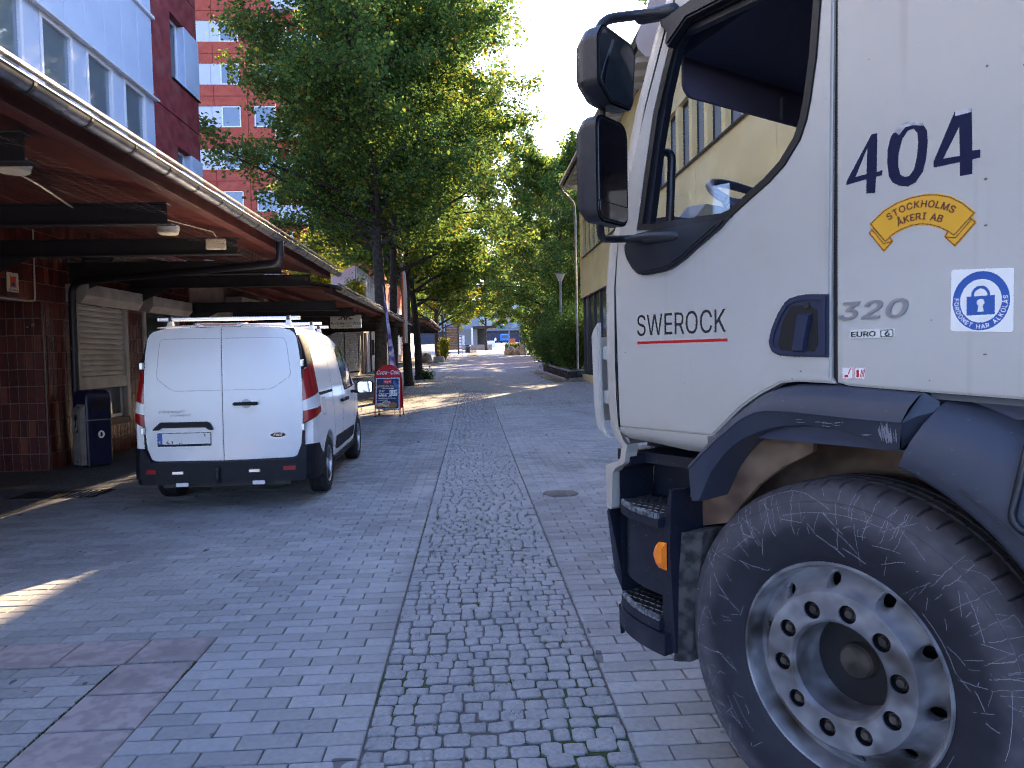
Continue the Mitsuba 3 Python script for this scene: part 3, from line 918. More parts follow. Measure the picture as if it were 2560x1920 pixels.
def leaves(P, size, g, weights, up=.55, shape=(1.0, .8), tint=None):
    """Folded leaf faces at the points P."""
    n = len(P)
    nrm = g.normal(0, 1, (n, 3))
    nrm[:, 2] = np.abs(nrm[:, 2]) * .8 + up
    nrm /= np.linalg.norm(nrm, axis=1, keepdims=True)
    d = g.normal(0, 1, (n, 3))
    d -= nrm * (d * nrm).sum(1, keepdims=True)
    d /= np.linalg.norm(d, axis=1, keepdims=True)
    w = np.cross(nrm, d)
    s = (size * g.uniform(.6, 1.25, n))[:, None]
    a, b = P - d * s * .5 * shape[0], P + d * s * .5 * shape[0]
    c1, c2 = P + w * s * .5 * shape[1] + nrm * s * .12 - d * s * .08, P - w * s * .5 * shape[1] + nrm * s * .12 - d * s * .08
    V = np.stack([a, c1, b, c2], 1).reshape(-1, 3)
    i = np.arange(n) * 4
    F = np.concatenate([np.stack([i, i + 2, i + 1], 1), np.stack([i, i + 3, i + 2], 1)])
    pal = GREENS if tint is None else np.asarray(tint)
    pick = g.choice(len(pal), n, p=np.asarray(weights) / np.sum(weights))
    col = pal[pick] * g.uniform(.75, 1.3, (n, 1))
    return V, F, np.repeat(col, 4, 0)


def polyline(a, d, L, n, g, wob, lift):
    pts = [np.asarray(a, float)]
    d = np.asarray(d, float)
    for i in range(n):
        d = d + g.normal(0, wob, 3) + [0, 0, lift]
        d /= np.linalg.norm(d)
        pts.append(pts[-1] + d * L / n)
    return np.array(pts), d


def tree(x, y, h, fork, R, d, nleaf, lsize, seed, label, weights=(4, 6, 5, 3, 1.2, .6, .15), low=0.0, group='trees along the street', ztop=None, lean=(0, 0), squash=1.0, nlimb=22, extra=()):
    g = np.random.default_rng(seed)
    z0 = float(zg(y))
    t = thing('lime_tree', label, 'tree', group)
    n = 9
    tz = np.linspace(0, h * .86, n)
    tp = np.stack([x + lean[0] * tz + np.cumsum(g.normal(0, .05, n)) - 0, y + lean[1] * tz + np.cumsum(g.normal(0, .05, n)), z0 + tz - .05], 1)
    tp[0, :2] = x, y
    tr = d / 2 * np.clip(1 - .9 * np.maximum(0, tz - fork * .3) / (h * .88), .06, 1)
    tp = np.vstack([tp[:1], tp[:1] + (tp[1:2] - tp[:1]) * .15, tp[1:]])
    tr = np.concatenate([[d / 2 * 1.45, d / 2 * 1.08], tr[1:]])
    add('trunk', tube(tp, tr, 12), 'm_bark', t, smooth=True)
    zc = fork + (h - fork) * .42

    def env(z):
        q = (z - zc) / ((h - zc) if z > zc else (zc - fork + .8))
        return R * math.sqrt(max(.02, 1 - abs(q) ** 2.2))
    limbs, tips = [], []
    for i in range(nlimb):
        u = (i + .5) / nlimb
        z = fork + (h * .84 - fork) * u ** .9
        k = np.interp(z, tz, np.arange(n))
        base = np.array([np.interp(z + z0, tp[:, 2], tp[:, j]) for j in range(3)])
        base[2] = z + z0
        az = i * 2.399 + g.normal(0, .3)
        L = env(z + .9) * g.uniform(.8, 1.1)
        dr_ = np.array([math.cos(az), math.sin(az) * squash, .55 + .7 * u])
        dr_ /= np.linalg.norm(dr_)
        P, dd = polyline(base, dr_, L, 6, g, .1, -.02 if u < .6 else .03)
        r0 = max(.018, d * .26 * (1 - .7 * u))
        limbs.append(tube(P, np.linspace(r0, .012, len(P)), 6))
        tips += [(P[j], .55) for j in (3, 4, 5, 6)]
        for j in range(2, 7):
            for s in (-1, 1):
                if g.uniform() < .12:
                    continue
                td = P[j] - P[j - 1]
                td /= np.linalg.norm(td)
                side = np.cross(td, [0, 0, 1]) * s
                q, _ = polyline(P[j], td * .5 + side * .8 + [0, 0, g.normal(.05, .25)], L * .42 * g.uniform(.5, 1.1), 4, g, .15, -.05)
                limbs.append(tube(q, np.linspace(.018, .005, len(q)), 4, False))
                tips += [(q[2], .42), (q[3], .4), (q[4], .38)]
                if g.uniform() < .6:
                    q2, _ = polyline(q[2], td * .3 + side * .3 + [0, 0, g.normal(-.1, .4)], L * .25, 3, g, .2, -.08)
                    limbs.append(tube(q2, np.linspace(.01, .004, len(q2)), 3, False))
                    tips += [(q2[2], .34), (q2[3], .34)]
    for (P0, P1) in extra:
        q, _ = polyline(P0, np.subtract(P1, P0), np.linalg.norm(np.subtract(P1, P0)), 6, g, .06, 0)
        limbs.append(tube(q, np.linspace(.05, .01, len(q)), 6))
        tips += [(q[j], .45) for j in (2, 3, 4, 5, 6)]
    add('limbs', limbs, 'm_bark', t, smooth=True, kind='stuff')
    C = np.array([c for c, _ in tips])
    S = np.array([s for _, s in tips])
    w = S * g.uniform(.25, 1.6, len(S))
    k = g.choice(len(C), nleaf, p=w / w.sum())
    P = C[k] + g.normal(0, 1, (nleaf, 3)) * (S[k] * .55)[:, None] * [1, 1, .7]
    P = P[P[:, 2] > z0 + fork * .55 + low]
    V, F, col = leaves(P, lsize, g, weights)
    put('crown', mikit.ply(TM(V, F), 'm_leaf', color=col), t)
    return t


LIME = 'lime trees in a row beside the left shops'
tree(-2.66, 21.6, 13.4, 4.3, 4.5, .37, 72000, .125, 11, 'big lime tree nearest the camera with a thick leafy crown, behind the red lunch board', group=LIME, nlimb=30, lean=(-.02, 0), extra=(((-2.66, 21.6, 5.2), (-6.9, 20.6, 7.4)), ((-2.66, 21.6, 4.6), (-4.9, 21.0, 6.4)), ((-2.66, 21.6, 5.0), (.9, 22.0, 6.2))))
tree(-2.72, 25.4, 13.6, 3.8, 4.6, .3, 46000, .15, 12, 'second lime tree in the row, its trunk just behind the tall banner', group=LIME, weights=(4, 6, 5, 3, 2, 1.0, .2))
tree(-2.5, 29.3, 13.8, 3.2, 4.6, .33, 48000, .15, 13, 'third lime tree in the row with a dark straight trunk right of the banner', group=LIME, weights=(3, 5, 5, 4, 3.5, 2, .3))
tree(-2.4, 33.5, 13.0, 3.0, 4.7, .33, 56000, .155, 14, 'fourth lime tree in the row, rightmost of the dark trunks by the lunch board', group=LIME, weights=(3, 5, 5, 4, 3.5, 2, .3), extra=(((-2.4, 33.5, 4.4), (2.9, 34.5, 5.6)), ((-2.4, 33.5, 4.8), (2.2, 31.5, 6.6)), ((-2.4, 33.5, 5.4), (2.8, 35.5, 7.6)), ((-2.4, 33.5, 4.0), (1.2, 35.5, 4.2))))
tree(-3.0, 66.0, 11.0, 2.6, 4.8, .42, 26000, .22, 15, 'far tree with a forked dark trunk behind the stone seat', weights=(2, 4, 5, 4, 3, 2.5, .2))
FAR = 'trees on the right beyond the yellow building'
for i, (x, y, h, R, d, n, ls, lab, w) in enumerate((
        (7.2, 41, 10.0, 3.6, .34, 24000, .16, 'tall dark green tree beside the far corner of the yellow building', (6, 6, 5, 2, 1, .4, .1)),
        (5.6, 47, 13.5, 5.0, .34, 46000, .19, 'dense tree leaning over the street behind the grey street lamp', (5, 6, 5, 3, 1.5, .6, .1)),
        (7.6, 58, 15, 5.4, .36, 30000, .23, 'tall tree rising behind the street lamp trees on the right', (4, 6, 5, 3, 1.5, .8, .1)),
        (6.2, 72, 12, 5.0, .34, 24000, .25, 'yellow green tree over the far lamp post on the right', (1, 2, 4, 6, 6, 4, .2)),
        (10, 90, 14, 6.0, .36, 18000, .32, 'far green tree right of the hedge near the blue truck', (3, 4, 5, 4, 2, 1, .1)),
        (2.1, 108, 13, 6.0, .4, 24000, .32, 'far dark tree standing behind the low stone wall of the square', (6, 6, 5, 2, 1, .4, .1)),
        (-3.6, 92, 11, 5.2, .34, 22000, .28, 'yellow leaved tree over the wooden kiosk at the end of the street', (1, 1, 2, 4, 6, 8, .3)))):
    tree(x, y, h, 2.4 if i < 5 else 2.8, R, d, n, ls, 40 + i, lab, weights=w, group=FAR, nlimb=20)


def shrub(name, x, y, z, rx, ry, rz, n, ls, seed, label, weights, shape=(1, .8), stems=9, cat='shrub', tint=None, up=.3, group=None, parent=None):
    g = np.random.default_rng(seed)
    t = thing(name, label, cat, group)
    st, cl = [], []
    for i in range(stems * 3):
        a = g.uniform(0, 6.28)
        q = g.uniform(.2, .95)
        tip = np.array([x + rx * q * math.cos(a), y + ry * q * math.sin(a), z + rz * (.55 + 1.4 * math.sqrt(max(0, 1 - q * q)) * .7 * g.uniform(.6, 1.05))])
        b = np.array([x + rx * .25 * math.cos(a), y + ry * .25 * math.sin(a), z])
        m = (b + tip) / 2 + [0, 0, .1 * rz]
        st.append(tube([b, m, tip], [.018, .012, .005], 5, False))
        cl += [b + (tip - b) * f for f in (.3, .5, .7, .85, 1)]
    add('stems', st, 'm_bark', t, smooth=True, kind='stuff')
    C = np.array(cl)
    k = g.choice(len(C), n)
    s = .2 * min(rx, rz) + .04
    P = C[k] + g.normal(0, 1, (n, 3)) * s
    P[:, 2] = np.maximum(P[:, 2], z + .03)
    V, F, col = leaves(P, ls, g, weights, up, shape, tint)
    put('foliage', mikit.ply(TM(V, F), 'm_leaf', color=col), t)
    return t


W_DARK, W_YEL = (8, 6, 3, 1, .3, .1, 0), (0, .5, 1.5, 4, 7, 6, .1)
shrub('planter_shrub', 4.6, 33.2, .75, 1.15, 1.6, 1.7, 15000, .17, 61, 'feathery dark green shrub at the front of the planter beside the lorry', (9, 5, 2, .6, .1, 0, 0), (1.0, .16), 16)
shrub('planter_shrub', 4.3, 36.6, .8, 1.1, 1.7, 1.35, 11000, .17, 62, 'feathery green shrub spilling over the street side of the planter', (9, 6, 3, .6, .1, 0, 0), (1.0, .16), 16)
shrub('planter_shrub', 5.2, 38.5, .8, 1.0, 1.3, 1.9, 9000, .18, 63, 'taller bushy shrub below the grey street lamp', (9, 6, 3, .6, .1, 0, 0), (1.0, .2), 14)
shrub('planter_shrub', 5.6, 32.8, .75, .8, .9, 1.75, 8000, .16, 64, 'thin leaved shrub between the planter and the yellow wall', (9, 6, 3, .6, .1, 0, 0), (1.0, .16), 12)
for i, (x, y, h, lab) in enumerate(((5.9, 46, 2.6, 'dark shrub under the trees just beyond the planter'), (5.7, 53, 2.8, 'second dark shrub under the right hand trees'), (5.9, 61, 3.0, 'wide dark shrub under the far right hand trees'), (6.6, 69, 2.8, 'dark shrub right of the beige notice panel'))):
    shrub('understorey_shrub', x, y, float(zg(y)), 1.7, 2.6, h, 9000, .24, 80 + i, lab, (7, 6, 4, 2, .6, .2, 0), stems=10, group='dark shrubs under the right hand trees')
shrub('orange_shrub', 7.1, 45, 1.0, 1.2, 1.0, 2.3, 5000, .18, 65, 'shrub with orange autumn leaves behind the downpipe of the yellow building', (0, .3, .3, .3, .5, 2, 8), stems=10)
shrub('roof_shrub', -7.4, 36.5, 3.05, 1.5, 1.2, 3.3, 7500, .15, 66, 'bright yellow green shrub on the low roof in front of the red block', W_YEL, stems=12)
shrub('roof_shrub', -4.05, 26.2, 3.2, .45, .4, .6, 2500, .09, 67, 'small yellow green shrub in front of the white stair balustrade', W_YEL, stems=8)
shrub('sapling', -2.35, 64, 1.15, .45, .45, 1.25, 1800, .17, 68, 'yellow green sapling by the far forked trunk', W_YEL, stems=8)
shrub('low_plant', -2.1, 33.8, .42, .4, .4, .25, 700, .1, 69, 'low leafy plant at the foot of the fourth lime trunk', W_DARK, stems=5)

# ------------------------------------------------------------------ the lorry
# local axes: s forward along the lorry, t outwards on its left side, z up; the origin lies under the left front wheel
_a = math.radians(122.5)
HS, HT = np.array([math.cos(_a), math.sin(_a), 0]), np.array([-math.sin(_a), math.cos(_a), 0])
MT = frame([1.0347, 2.0572, 0], HS, HT, [0, 0, 1])
T0 = .04


def lorry_paint(p, n, uv):
    c = mix((.44, .418, .392), (.48, .457, .428), fbm(p.x * 2, p.y * 2, p.z * 2, 2))
    s = fbm(p.x * 9, p.y * 9, p.z * 5, 4)
    dirt = smoothstep(1.5, 1.15, p.z) * .3 + smoothstep(.6, .8, s) * .12
    c = mix(c, (.36, .32, .26), dirt)
    k = noise(p.x * 55, p.y * 55, p.z * 2.2) * noise(p.x * 9 + 5, p.y * 9, p.z * 1.2)
    c = mix(c, (.3, .27, .23), smoothstep(.42, .75, k) * .3)
    q = noise(p.x * 46 + 3, p.y * 46, p.z * 46)
    return mix(c, (.12, .1, .09), smoothstep(.962, .972, q))


def grimy(a, b, dust, lo, hi):
    def fn(p, n, uv):
        c = mix(a, b, fbm(p.x * 8, p.y * 8, p.z * 8, 3))
        d = fbm(p.x * 5 + 4, p.y * 5, p.z * 3, 4) * smoothstep(hi, lo, p.z)
        k = fbm(p.x * 70, p.y * 70, p.z * 70, 2)
        return mix(c, dust, dr.clip(smoothstep(.3, .75, d) * .4 + smoothstep(.8, .86, k) * .35, 0, 1))
    return proc(fn)


mat('m_lorry_paint', proc(lorry_paint), .3, .5, clearcoat=.5, clearcoat_gloss=.85)
mat('m_fender', grimy((.036, .042, .064), (.046, .053, .078), (.13, .135, .15), -.2, 1.9), .48, .4)
mat('m_step_plastic', grimy((.007, .009, .02), (.012, .015, .028), (.1, .1, .11), .1, 1.3), .5, .45)
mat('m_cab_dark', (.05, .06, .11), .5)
mat('m_cab_grey', (.1, .105, .12), .6)
mat('m_rust', speckle((.17, .1, .065), (.26, .17, .115), 10, (.05, .03, .025), 7, .7), .9)
mat('m_mud', speckle((.02, .019, .02), (.075, .068, .066), 30, (.012, .012, .014), 5, .7), .95, bump=lambda p, n, uv: .01 * fbm(p.x * 40, p.y * 40, p.z * 14, 3), eps=2e-3)


def rubber_fn(p, n, uv):
    d = dr.sqrt(dr.square(p.x - 1.0347) + dr.square(p.y - 2.0572) + dr.square(p.z - .5406))
    c = mix((.012, .012, .02), (.022, .022, .032), fbm(p.x * 20, p.y * 20, p.z * 20, 3))
    dust = smoothstep(.43, .5, d + .05 * fbm(p.x * 9, p.y * 9, p.z * 9, 3)) * .62
    return mix(c, (.13, .12, .14), dr.clip(dust * (.35 + .8 * fbm(p.x * 30, p.y * 30, p.z * 30, 3)), 0, 1))


mat('m_tyre', proc(rubber_fn), .7, .4)
mat('m_rim', speckle((.2, .2, .225), (.36, .36, .39), 14, (.04, .028, .02), 7, .92), .55, metal=.55)
mat('m_rim_dark', speckle((.022, .018, .017), (.075, .06, .05), 18), .7)
mat('m_scuff', (.26, .25, .29), .9)

lorry = thing('lorry', 'white lorry numbered 404 with its cab and front wheel close on the right', 'lorry')


def SP(poly, t_out, h):
    return xf(ext(poly, h), frame([0, t_out, 0], [1, 0, 0], [0, 0, 1], [0, -1, 0]))


def LA(name, mesh, m, parent=lorry, **kw):
    return add(name, mesh, m, parent, M=MT, **kw)


def chaf(poly, t_out, h, c=.006):
    """Panel with a chamfered outer edge."""
    inner = poly.buffer(-c)
    return [SP(poly, t_out - c, h - c), SP(inner, t_out, c)]


# cab front profile (s of the foremost line at height z) and corner radius
FZ = np.array([1.12, 1.15, 1.2, 1.3, 1.45, 1.72, 1.88, 1.97, 2.14, 2.35, 2.59, 2.78, 2.86])
FS = np.array([.90, .935, .96, .970, .974, .972, .95, .905, .865, .80, .70, .60, .50])
RC = .11


def corner(side):
    rows = []
    for z, sf in zip(FZ, FS):
        ring = []
        for k in range(8):
            a = k / 7 * math.pi / 2
            s, t = sf - RC + RC * math.sin(a), T0 - RC + RC * math.cos(a)
            ring.append((s, t if side > 0 else -2.24 - t, z))
        rows.append(ring)
    return loft(rows, close=False, cap=False)


cab = LA('cab_corner', corner(1), 'm_lorry_paint', smooth=35)
LA('cab_corner', corner(-1), 'm_lorry_paint', smooth=35)
fs = lambda z: float(np.interp(z, FZ, FS))
# front panel below the windscreen, above it, and the glass
front = lambda za, zb: loft([[(fs(z), T0 - RC, z), (fs(z), -2.28 + RC, z)] for z in np.linspace(za, zb, 7)], close=False, cap=False)
LA('front_panel', front(1.12, 1.86), 'm_lorry_paint')
LA('front_header', front(2.62, 2.86), 'm_lorry_paint')
LA('windscreen', front(1.86, 2.62), 'm_pane')
# rear side panel and door
GAP = -.0205
panel = Polygon([(GAP - .006, 1.383), (-.06, 1.374), (-.274, 1.362), (-.75, 1.338), (-.75, 2.74), (-.70, 2.8), (-.036, 2.8), (-.03, 2.43), (GAP - .006, 1.7)])
LA('rear_panel', chaf(panel, T0, .035), 'm_lorry_paint', label='rear cab panel carrying the number and stickers')
LA('cab_rail', [SP(Polygon([(-.27, 1.36), (-.75, 1.336), (-.75, 1.32), (-.27, 1.345)]), T0 - .02, .05)], 'm_cab_grey')
win = Polygon([(.735, 1.918), (.70, 2.08), (.649, 2.306), (.60, 2.44), (.573, 2.505), (.535, 2.555), (.49, 2.575), (.03, 2.575), (.018, 2.45), (.032, 2.3), (.052, 2.18), (.064, 2.13), (.085, 2.08), (.136, 2.018), (.19, 1.978), (.244, 1.948), (.325, 1.902), (.36, 1.895), (.668, 1.908)])
door_o = Polygon([(.845, 1.20), (.849, 1.25), (.853, 1.40), (.857, 1.60), (.859, 1.72), (.843, 1.884), (.806, 2.034), (.748, 2.194), (.693, 2.341), (.60, 2.56), (.55, 2.66), (.50, 2.70), (-.024, 2.70), (-.0155, 2.2), (-.008, 1.647), (-.008, 1.395), (-.02, 1.379), (.094, 1.383), (.152, 1.378), (.233, 1.339), (.297, 1.297), (.39, 1.215), (.41, 1.2)])
door = LA('door', chaf(door_o.difference(win), T0, .04), 'm_lorry_paint')
add('lower_edge', loft([[(s, T0 - d, z - (0 if k < 1 else k * .0)) for s, z in zip((.845, .83, .672, .548, .43), (1.2 - .002 - h * .042, 1.2 - h * .046, 1.2 - h * .056, 1.2 - h * .066, 1.2 - h * .066))] for k, (h, d) in enumerate(((0, 0), (.4, .004), (.75, .018), (1, .045)))], close=False, cap=False), 'm_lorry_paint', door, M=MT, smooth=True)
LA('shut_line', [SP(Polygon([(-.03, 1.36), (-.005, 1.36), (-.012, 2.2), (-.02, 2.8), (-.045, 2.8)]), T0 - .016, .02), SP(Polygon([(.83, 1.16), (.87, 1.17), (.875, 1.72), (.86, 1.89), (.82, 2.04), (.765, 2.2), (.71, 2.35), (.61, 2.59), (.59, 2.57), (.83, 1.88)]), T0 - .022, .012)], 'm_rubber_seal')
rub = win.difference(win.buffer(-.021, join_style=1))
add('window_seal', SP(rub, T0 + .003, .04), 'm_rubber_seal', door, M=MT)
inner = win.buffer(-.05)
a_pil = win.intersection(Polygon([(.74, 1.9), (.74, 2.6), (.46, 2.6), (.545, 2.5), (.595, 2.36), (.64, 2.18), (.692, 1.9)]))
add('window_guide', SP(a_pil, T0 - .012, .03), 'm_black_plastic', door, M=MT)
add('upper_frame', SP(win.intersection(sbox(0, 2.535, .6, 2.6)), T0 - .010, .03), 'm_black_plastic', door, M=MT)
gl = win.buffer(-.008).intersection(Polygon([(.7, 1.9), (.66, 1.95), (.622, 1.99), (.58, 2.013), (.53, 2.017), (.203, 2.008), (.0, 2.0), (.0, 1.88), (.7, 1.88)]))
add('window_glass', SP(gl, T0 - .02, .0005), 'm_pane', door, M=MT)
trim = Polygon([(.737, 1.902), (.775, 1.885), (.793, 1.868), (.79, 1.84), (.782, 1.82), (.757, 1.785), (.729, 1.76), (.70, 1.752), (.655, 1.752), (.60, 1.755), (.564, 1.762), (.51, 1.785), (.46, 1.815), (.41, 1.842), (.362, 1.868), (.322, 1.9), (.36, 1.893), (.5, 1.9), (.668, 1.905)])
add('mirror_trim', [SP(trim, T0 + .012, .03), SP(trim.buffer(-.006), T0 + .018, .007), SP(trim.buffer(-.014), T0 + .022, .005)], 'm_black_plastic', door, M=MT, label='dark plastic trim below the window')
LA('roof', [hull([(s, t, z) for s, t, z in ((-.75, T0, 2.8), (.55, T0 - .02, 2.8), (-.75, -2.24, 2.8), (.55, -2.22, 2.8), (-.75, T0 - .1, 2.93), (.45, T0 - .1, 2.93), (-.75, -2.14, 2.93), (.45, -2.14, 2.93))])], 'm_lorry_paint')
LA('back_wall', bx(-.76, -.72, -2.2, T0 - .04, 1.3, 2.8), 'm_lorry_paint')
LA('right_side', [bx(-.75, .86, -2.25, -2.21, 1.2, 1.9), bx(-.75, -.02, -2.25, -2.21, 1.9, 2.8), bx(-.02, .6, -2.25, -2.21, 2.56, 2.8)], 'm_lorry_paint')
LA('right_window', bx(-.02, .74, -2.235, -2.23, 1.9, 2.56), 'm_pane')
LA('floor', bx(-.74, .84, -2.2, T0 - .045, 1.2, 1.26), 'm_cab_dark')
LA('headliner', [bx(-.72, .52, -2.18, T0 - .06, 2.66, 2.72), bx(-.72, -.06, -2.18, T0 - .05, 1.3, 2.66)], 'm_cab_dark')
LA('overhead_console', [hull([(.62, -.08, 2.52), (.62, -2.1, 2.52), (.12, -.08, 2.62), (.12, -2.1, 2.62), (.55, -.08, 2.68), (.55, -2.1, 2.68), (.1, -.08, 2.68), (.1, -2.1, 2.68)])], 'm_cab_dark')
vis = cbx(.655, .668, -1.02, -.14, 2.405, 2.63, .006)
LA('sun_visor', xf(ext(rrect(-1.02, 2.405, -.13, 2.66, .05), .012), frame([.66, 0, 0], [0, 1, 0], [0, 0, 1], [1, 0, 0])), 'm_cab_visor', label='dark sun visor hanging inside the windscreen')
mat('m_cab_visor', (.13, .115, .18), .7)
LA('visor_clip', [cbx(.645, .66, -.73, -.70, 2.41, 2.5, .004), cbx(.645, .66, -.69, -.665, 2.56, 2.62, .004)], 'm_cab_grey')
LA('dashboard', [hull([(.86, -.1, 1.3), (.86, -2.1, 1.3), (.6, -.1, 1.3), (.6, -2.1, 1.3), (.90, -.1, 1.90), (.90, -2.1, 1.90), (.66, -.1, 1.93), (.66, -2.1, 1.93), (.62, -.1, 1.86), (.62, -2.1, 1.86)]), hull([(s, t, z) for t in (-.14, -2.1) for s, z in ((.70, 1.9), (.87, 1.9), (.84, 1.99), (.74, 1.985))]), hull([(s, t, z) for t, k in ((-.26, 0), (-.34, 1), (-.66, 1), (-.74, 0)) for s, z in ((.72, 1.95), (.85, 1.95), (.83, 1.98 + .075 * k), (.74, 1.98 + .07 * k))])], 'm_cab_dark', smooth=40)
sw = frame([.60, -.50, 2.035], [0, 1, 0], [.83, 0, .55], [.557, 0, -.83])
a = np.linspace(0, 2 * math.pi, 41)
LA('steering_wheel', xf(join([tube(np.stack([.215 * np.cos(a), .215 * np.sin(a), 0 * a], 1), .017, 8, False), blob([(-.2, 0, .01), (0, -.02, .03), (.2, 0, .01)], [.02, .05, .02]), tube([[0, -.03, .03], [0, -.2, .0]], .025, 8), tube([[0, 0, .03], [0, 0, .3]], .035, 8)]), sw), 'm_cab_dark', smooth=40)
LA('grab_handle', tube(bend([(.765, -.09, 2.215), (.685, -.09, 2.205), (.692, -.09, 2.1), (.70, -.09, 1.93)], .05), .015, 10), 'm_black_plastic', smooth=True)
LA('seat', [blob([(-.2, -.7, 1.62), (.15, -.7, 1.6), (-.2, -.35, 1.62), (.15, -.35, 1.6)], [.08] * 4), blob([(-.32, -.66, 1.7), (-.45, -.66, 2.2), (-.32, -.38, 1.7), (-.45, -.38, 2.2)], [.07] * 4)], 'm_cab_dark', smooth=60)
# sun visor outside above the windscreen
vp = Polygon([(.812, 2.633), (.80, 2.60), (.764, 2.559), (.735, 2.548), (.69, 2.6), (.62, 2.78), (.70, 2.80), (.775, 2.70)])
LA('outer_visor', [SP(vp, -.04, .012), loft([[(.812, t, 2.633), (.80, t, 2.60), (.79, t, 2.61), (.765, t, 2.70), (.69, t, 2.80), (.70, t, 2.81), (.78, t, 2.705)] for t in (-.052, -2.15)])], 'm_visor')
mat('m_visor', (.22, .21, .25), .35)

# mirrors
br = Polygon([(.52, 2.604), (.571, 2.615), (.588, 2.60), (.583, 2.575), (.557, 2.548), (.566, 2.515), (.556, 2.498), (.527, 2.52), (.47, 2.56), (.1, 2.565), (.1, 2.615), (.40, 2.62)])
add('mirror_bracket', [SP(br, T0 + .03, .028), SP(br.buffer(-.007), T0 + .037, .008)], 'm_black_plastic', door, M=MT)
FN, FW = np.array([-.96, -.28, 0]), np.array([-.28, .96, 0])  # mirror face normal, and its width axis (outwards)


def mirror(c, w, h, depth, name, label, taper=0.0):
    F = frame(c, FW, [0, 0, 1], np.cross(FW, [0, 0, 1]))
    if np.cross(FW, [0, 0, 1]) @ FN < 0:
        F[:3, 2] = -F[:3, 2]
        F[:3, 0] = -F[:3, 0]
    prof = rrect(-w / 2, -h / 2, w / 2, h / 2, .045, 6)
    if taper:
        prof = Polygon([(-w / 2 * .72, h / 2), (w / 2 * .78, h / 2 * .93), (w / 2, h * .33), (w / 2 * .86, -h * .36), (w * .33, -h / 2), (-w * .18, -h / 2 * 1.06), (-w / 2 * 1.0, -h * .31), (-w / 2 * .98, h * .3)]).buffer(-.03).buffer(.03, quad_segs=5)
    xy = np.array(prof.exterior.coords)[:-1]
    rings = []
    for d, k in ((.004, .965), (0.012, 1.0), (-.03, 1.0), (-depth * .55, .97), (-depth * .85, .82), (-depth, .55)):
        rings.append([(x * k, y * k, d) for x, y in xy])
    b = LA(name, xf(loft(rings), F), 'm_black_plastic', label=label, smooth=40)
    pin = prof.buffer(-.014)
    add('glass_surround', xf(xf(ext(prof.buffer(-.006), .006), move(0, 0, .008)), F), 'm_rubber_seal', b, M=MT)
    if taper:
        add('mirror_glass', xf(xf(ext(pin, .003), move(0, 0, .0125)), F), 'm_glass_dark', b, M=MT)
        add('bright_strip', xf(xf(ext(Polygon([(-w * .12, h * .36), (-w * .08, h * .36), (-w * .3, -h * .1), (-w * .34, -h * .33), (-w * .42, -h * .25), (-w * .32, -h * .02)]), .001), move(0, 0, .016)), F), 'm_mirror', b, M=MT)
    else:
        up_ = pin.intersection(sbox(-w, -h * .30, w, h))
        dn = pin.intersection(sbox(-w, -h, w, -h * .315))
        add('mirror_glass', xf(xf(ext(up_, .003), move(0, 0, .0125)), F), 'm_mirror', b, M=MT)
        F2 = F.copy()
        tl = math.radians(16)
        F2[:3, 1], F2[:3, 2] = F[:3, 1] * math.cos(tl) - F[:3, 2] * math.sin(tl), F[:3, 2] * math.cos(tl) + F[:3, 1] * math.sin(tl)
        add('wide_glass', xf(xf(ext(dn, .003), move(0, 0, .016)), F), 'm_mirror', b, M=MT)
    return b


mirror(np.array([.64, .265, 2.075]), .205, .345, .085, 'main_mirror', 'tall dark mirror at the front edge of the cab window')
mirror(np.array([.615, .262, 2.402]), .25, .235, .09, 'upper_mirror', 'upper dark mirror with rounded lower edge', taper=1)
LA('mirror_arm', tube(bend([(.55, .07, 2.61), (.66, .10, 2.635), (.70, .24, 2.60), (.70, .26, 2.48)], .06), .0165, 10), 'm_black_plastic', smooth=True)
LA('mirror_arm', tube(bend([(.56, .055, 1.874), (.76, .085, 1.885), (.725, .23, 1.87), (.69, .262, 1.93)], .06), .0135, 10), 'm_black_plastic', smooth=True)
LA('mirror_link', tube([(.675, .27, 2.2), (.66, .272, 2.30)], .0125, 10), 'm_black_plastic', smooth=True)
LA('arm_socket', blob([(.67, .062, 1.878), (.54, .05, 1.868)], [.022, .02]), 'm_black_plastic', smooth=True)
LA('arm_socket', blob([(.66, .085, 2.63), (.54, .06, 2.612)], [.024, .026]), 'm_black_plastic', smooth=True)

# door handle
hp = Polygon([(-.003, 1.63), (.06, 1.635), (.092, 1.633), (.118, 1.627), (.134, 1.617), (.158, 1.585), (.173, 1.555), (.182, 1.535), (.19, 1.503), (.187, 1.488), (.179, 1.473), (.167, 1.465), (.151, 1.460), (.10, 1.456), (-.002, 1.453)])
hd_ = LA('door_handle', [SP(hp, T0 + .004, .008), SP(hp.buffer(-.005).difference(hp.buffer(-.016)), T0 + .009, .006)], 'm_handle', label='dark recessed handle plate')
mat('m_handle', (.018, .024, .06), .4)
add('recess', SP(Polygon([(.03, 1.59), (.05, 1.60), (.085, 1.605), (.115, 1.603), (.14, 1.56), (.158, 1.492), (.143, 1.473), (.04, 1.468), (.027, 1.49)]), T0 + .0055, .002), 'm_rubber_seal', hd_, M=MT)
add('grip', [hull([(.085, T0 + .006, 1.581), (.044, T0 + .006, 1.579), (.105, T0 + .006, 1.469), (.064, T0 + .006, 1.467), (.082, T0 + .022, 1.574), (.047, T0 + .022, 1.572), (.1, T0 + .022, 1.476), (.068, T0 + .022, 1.474)])], 'm_handle', hd_, M=MT)
add('keyhole', SP(Point(.061, 1.603).buffer(.009), T0 + .01, .003), 'm_dark_metal', hd_, M=MT)

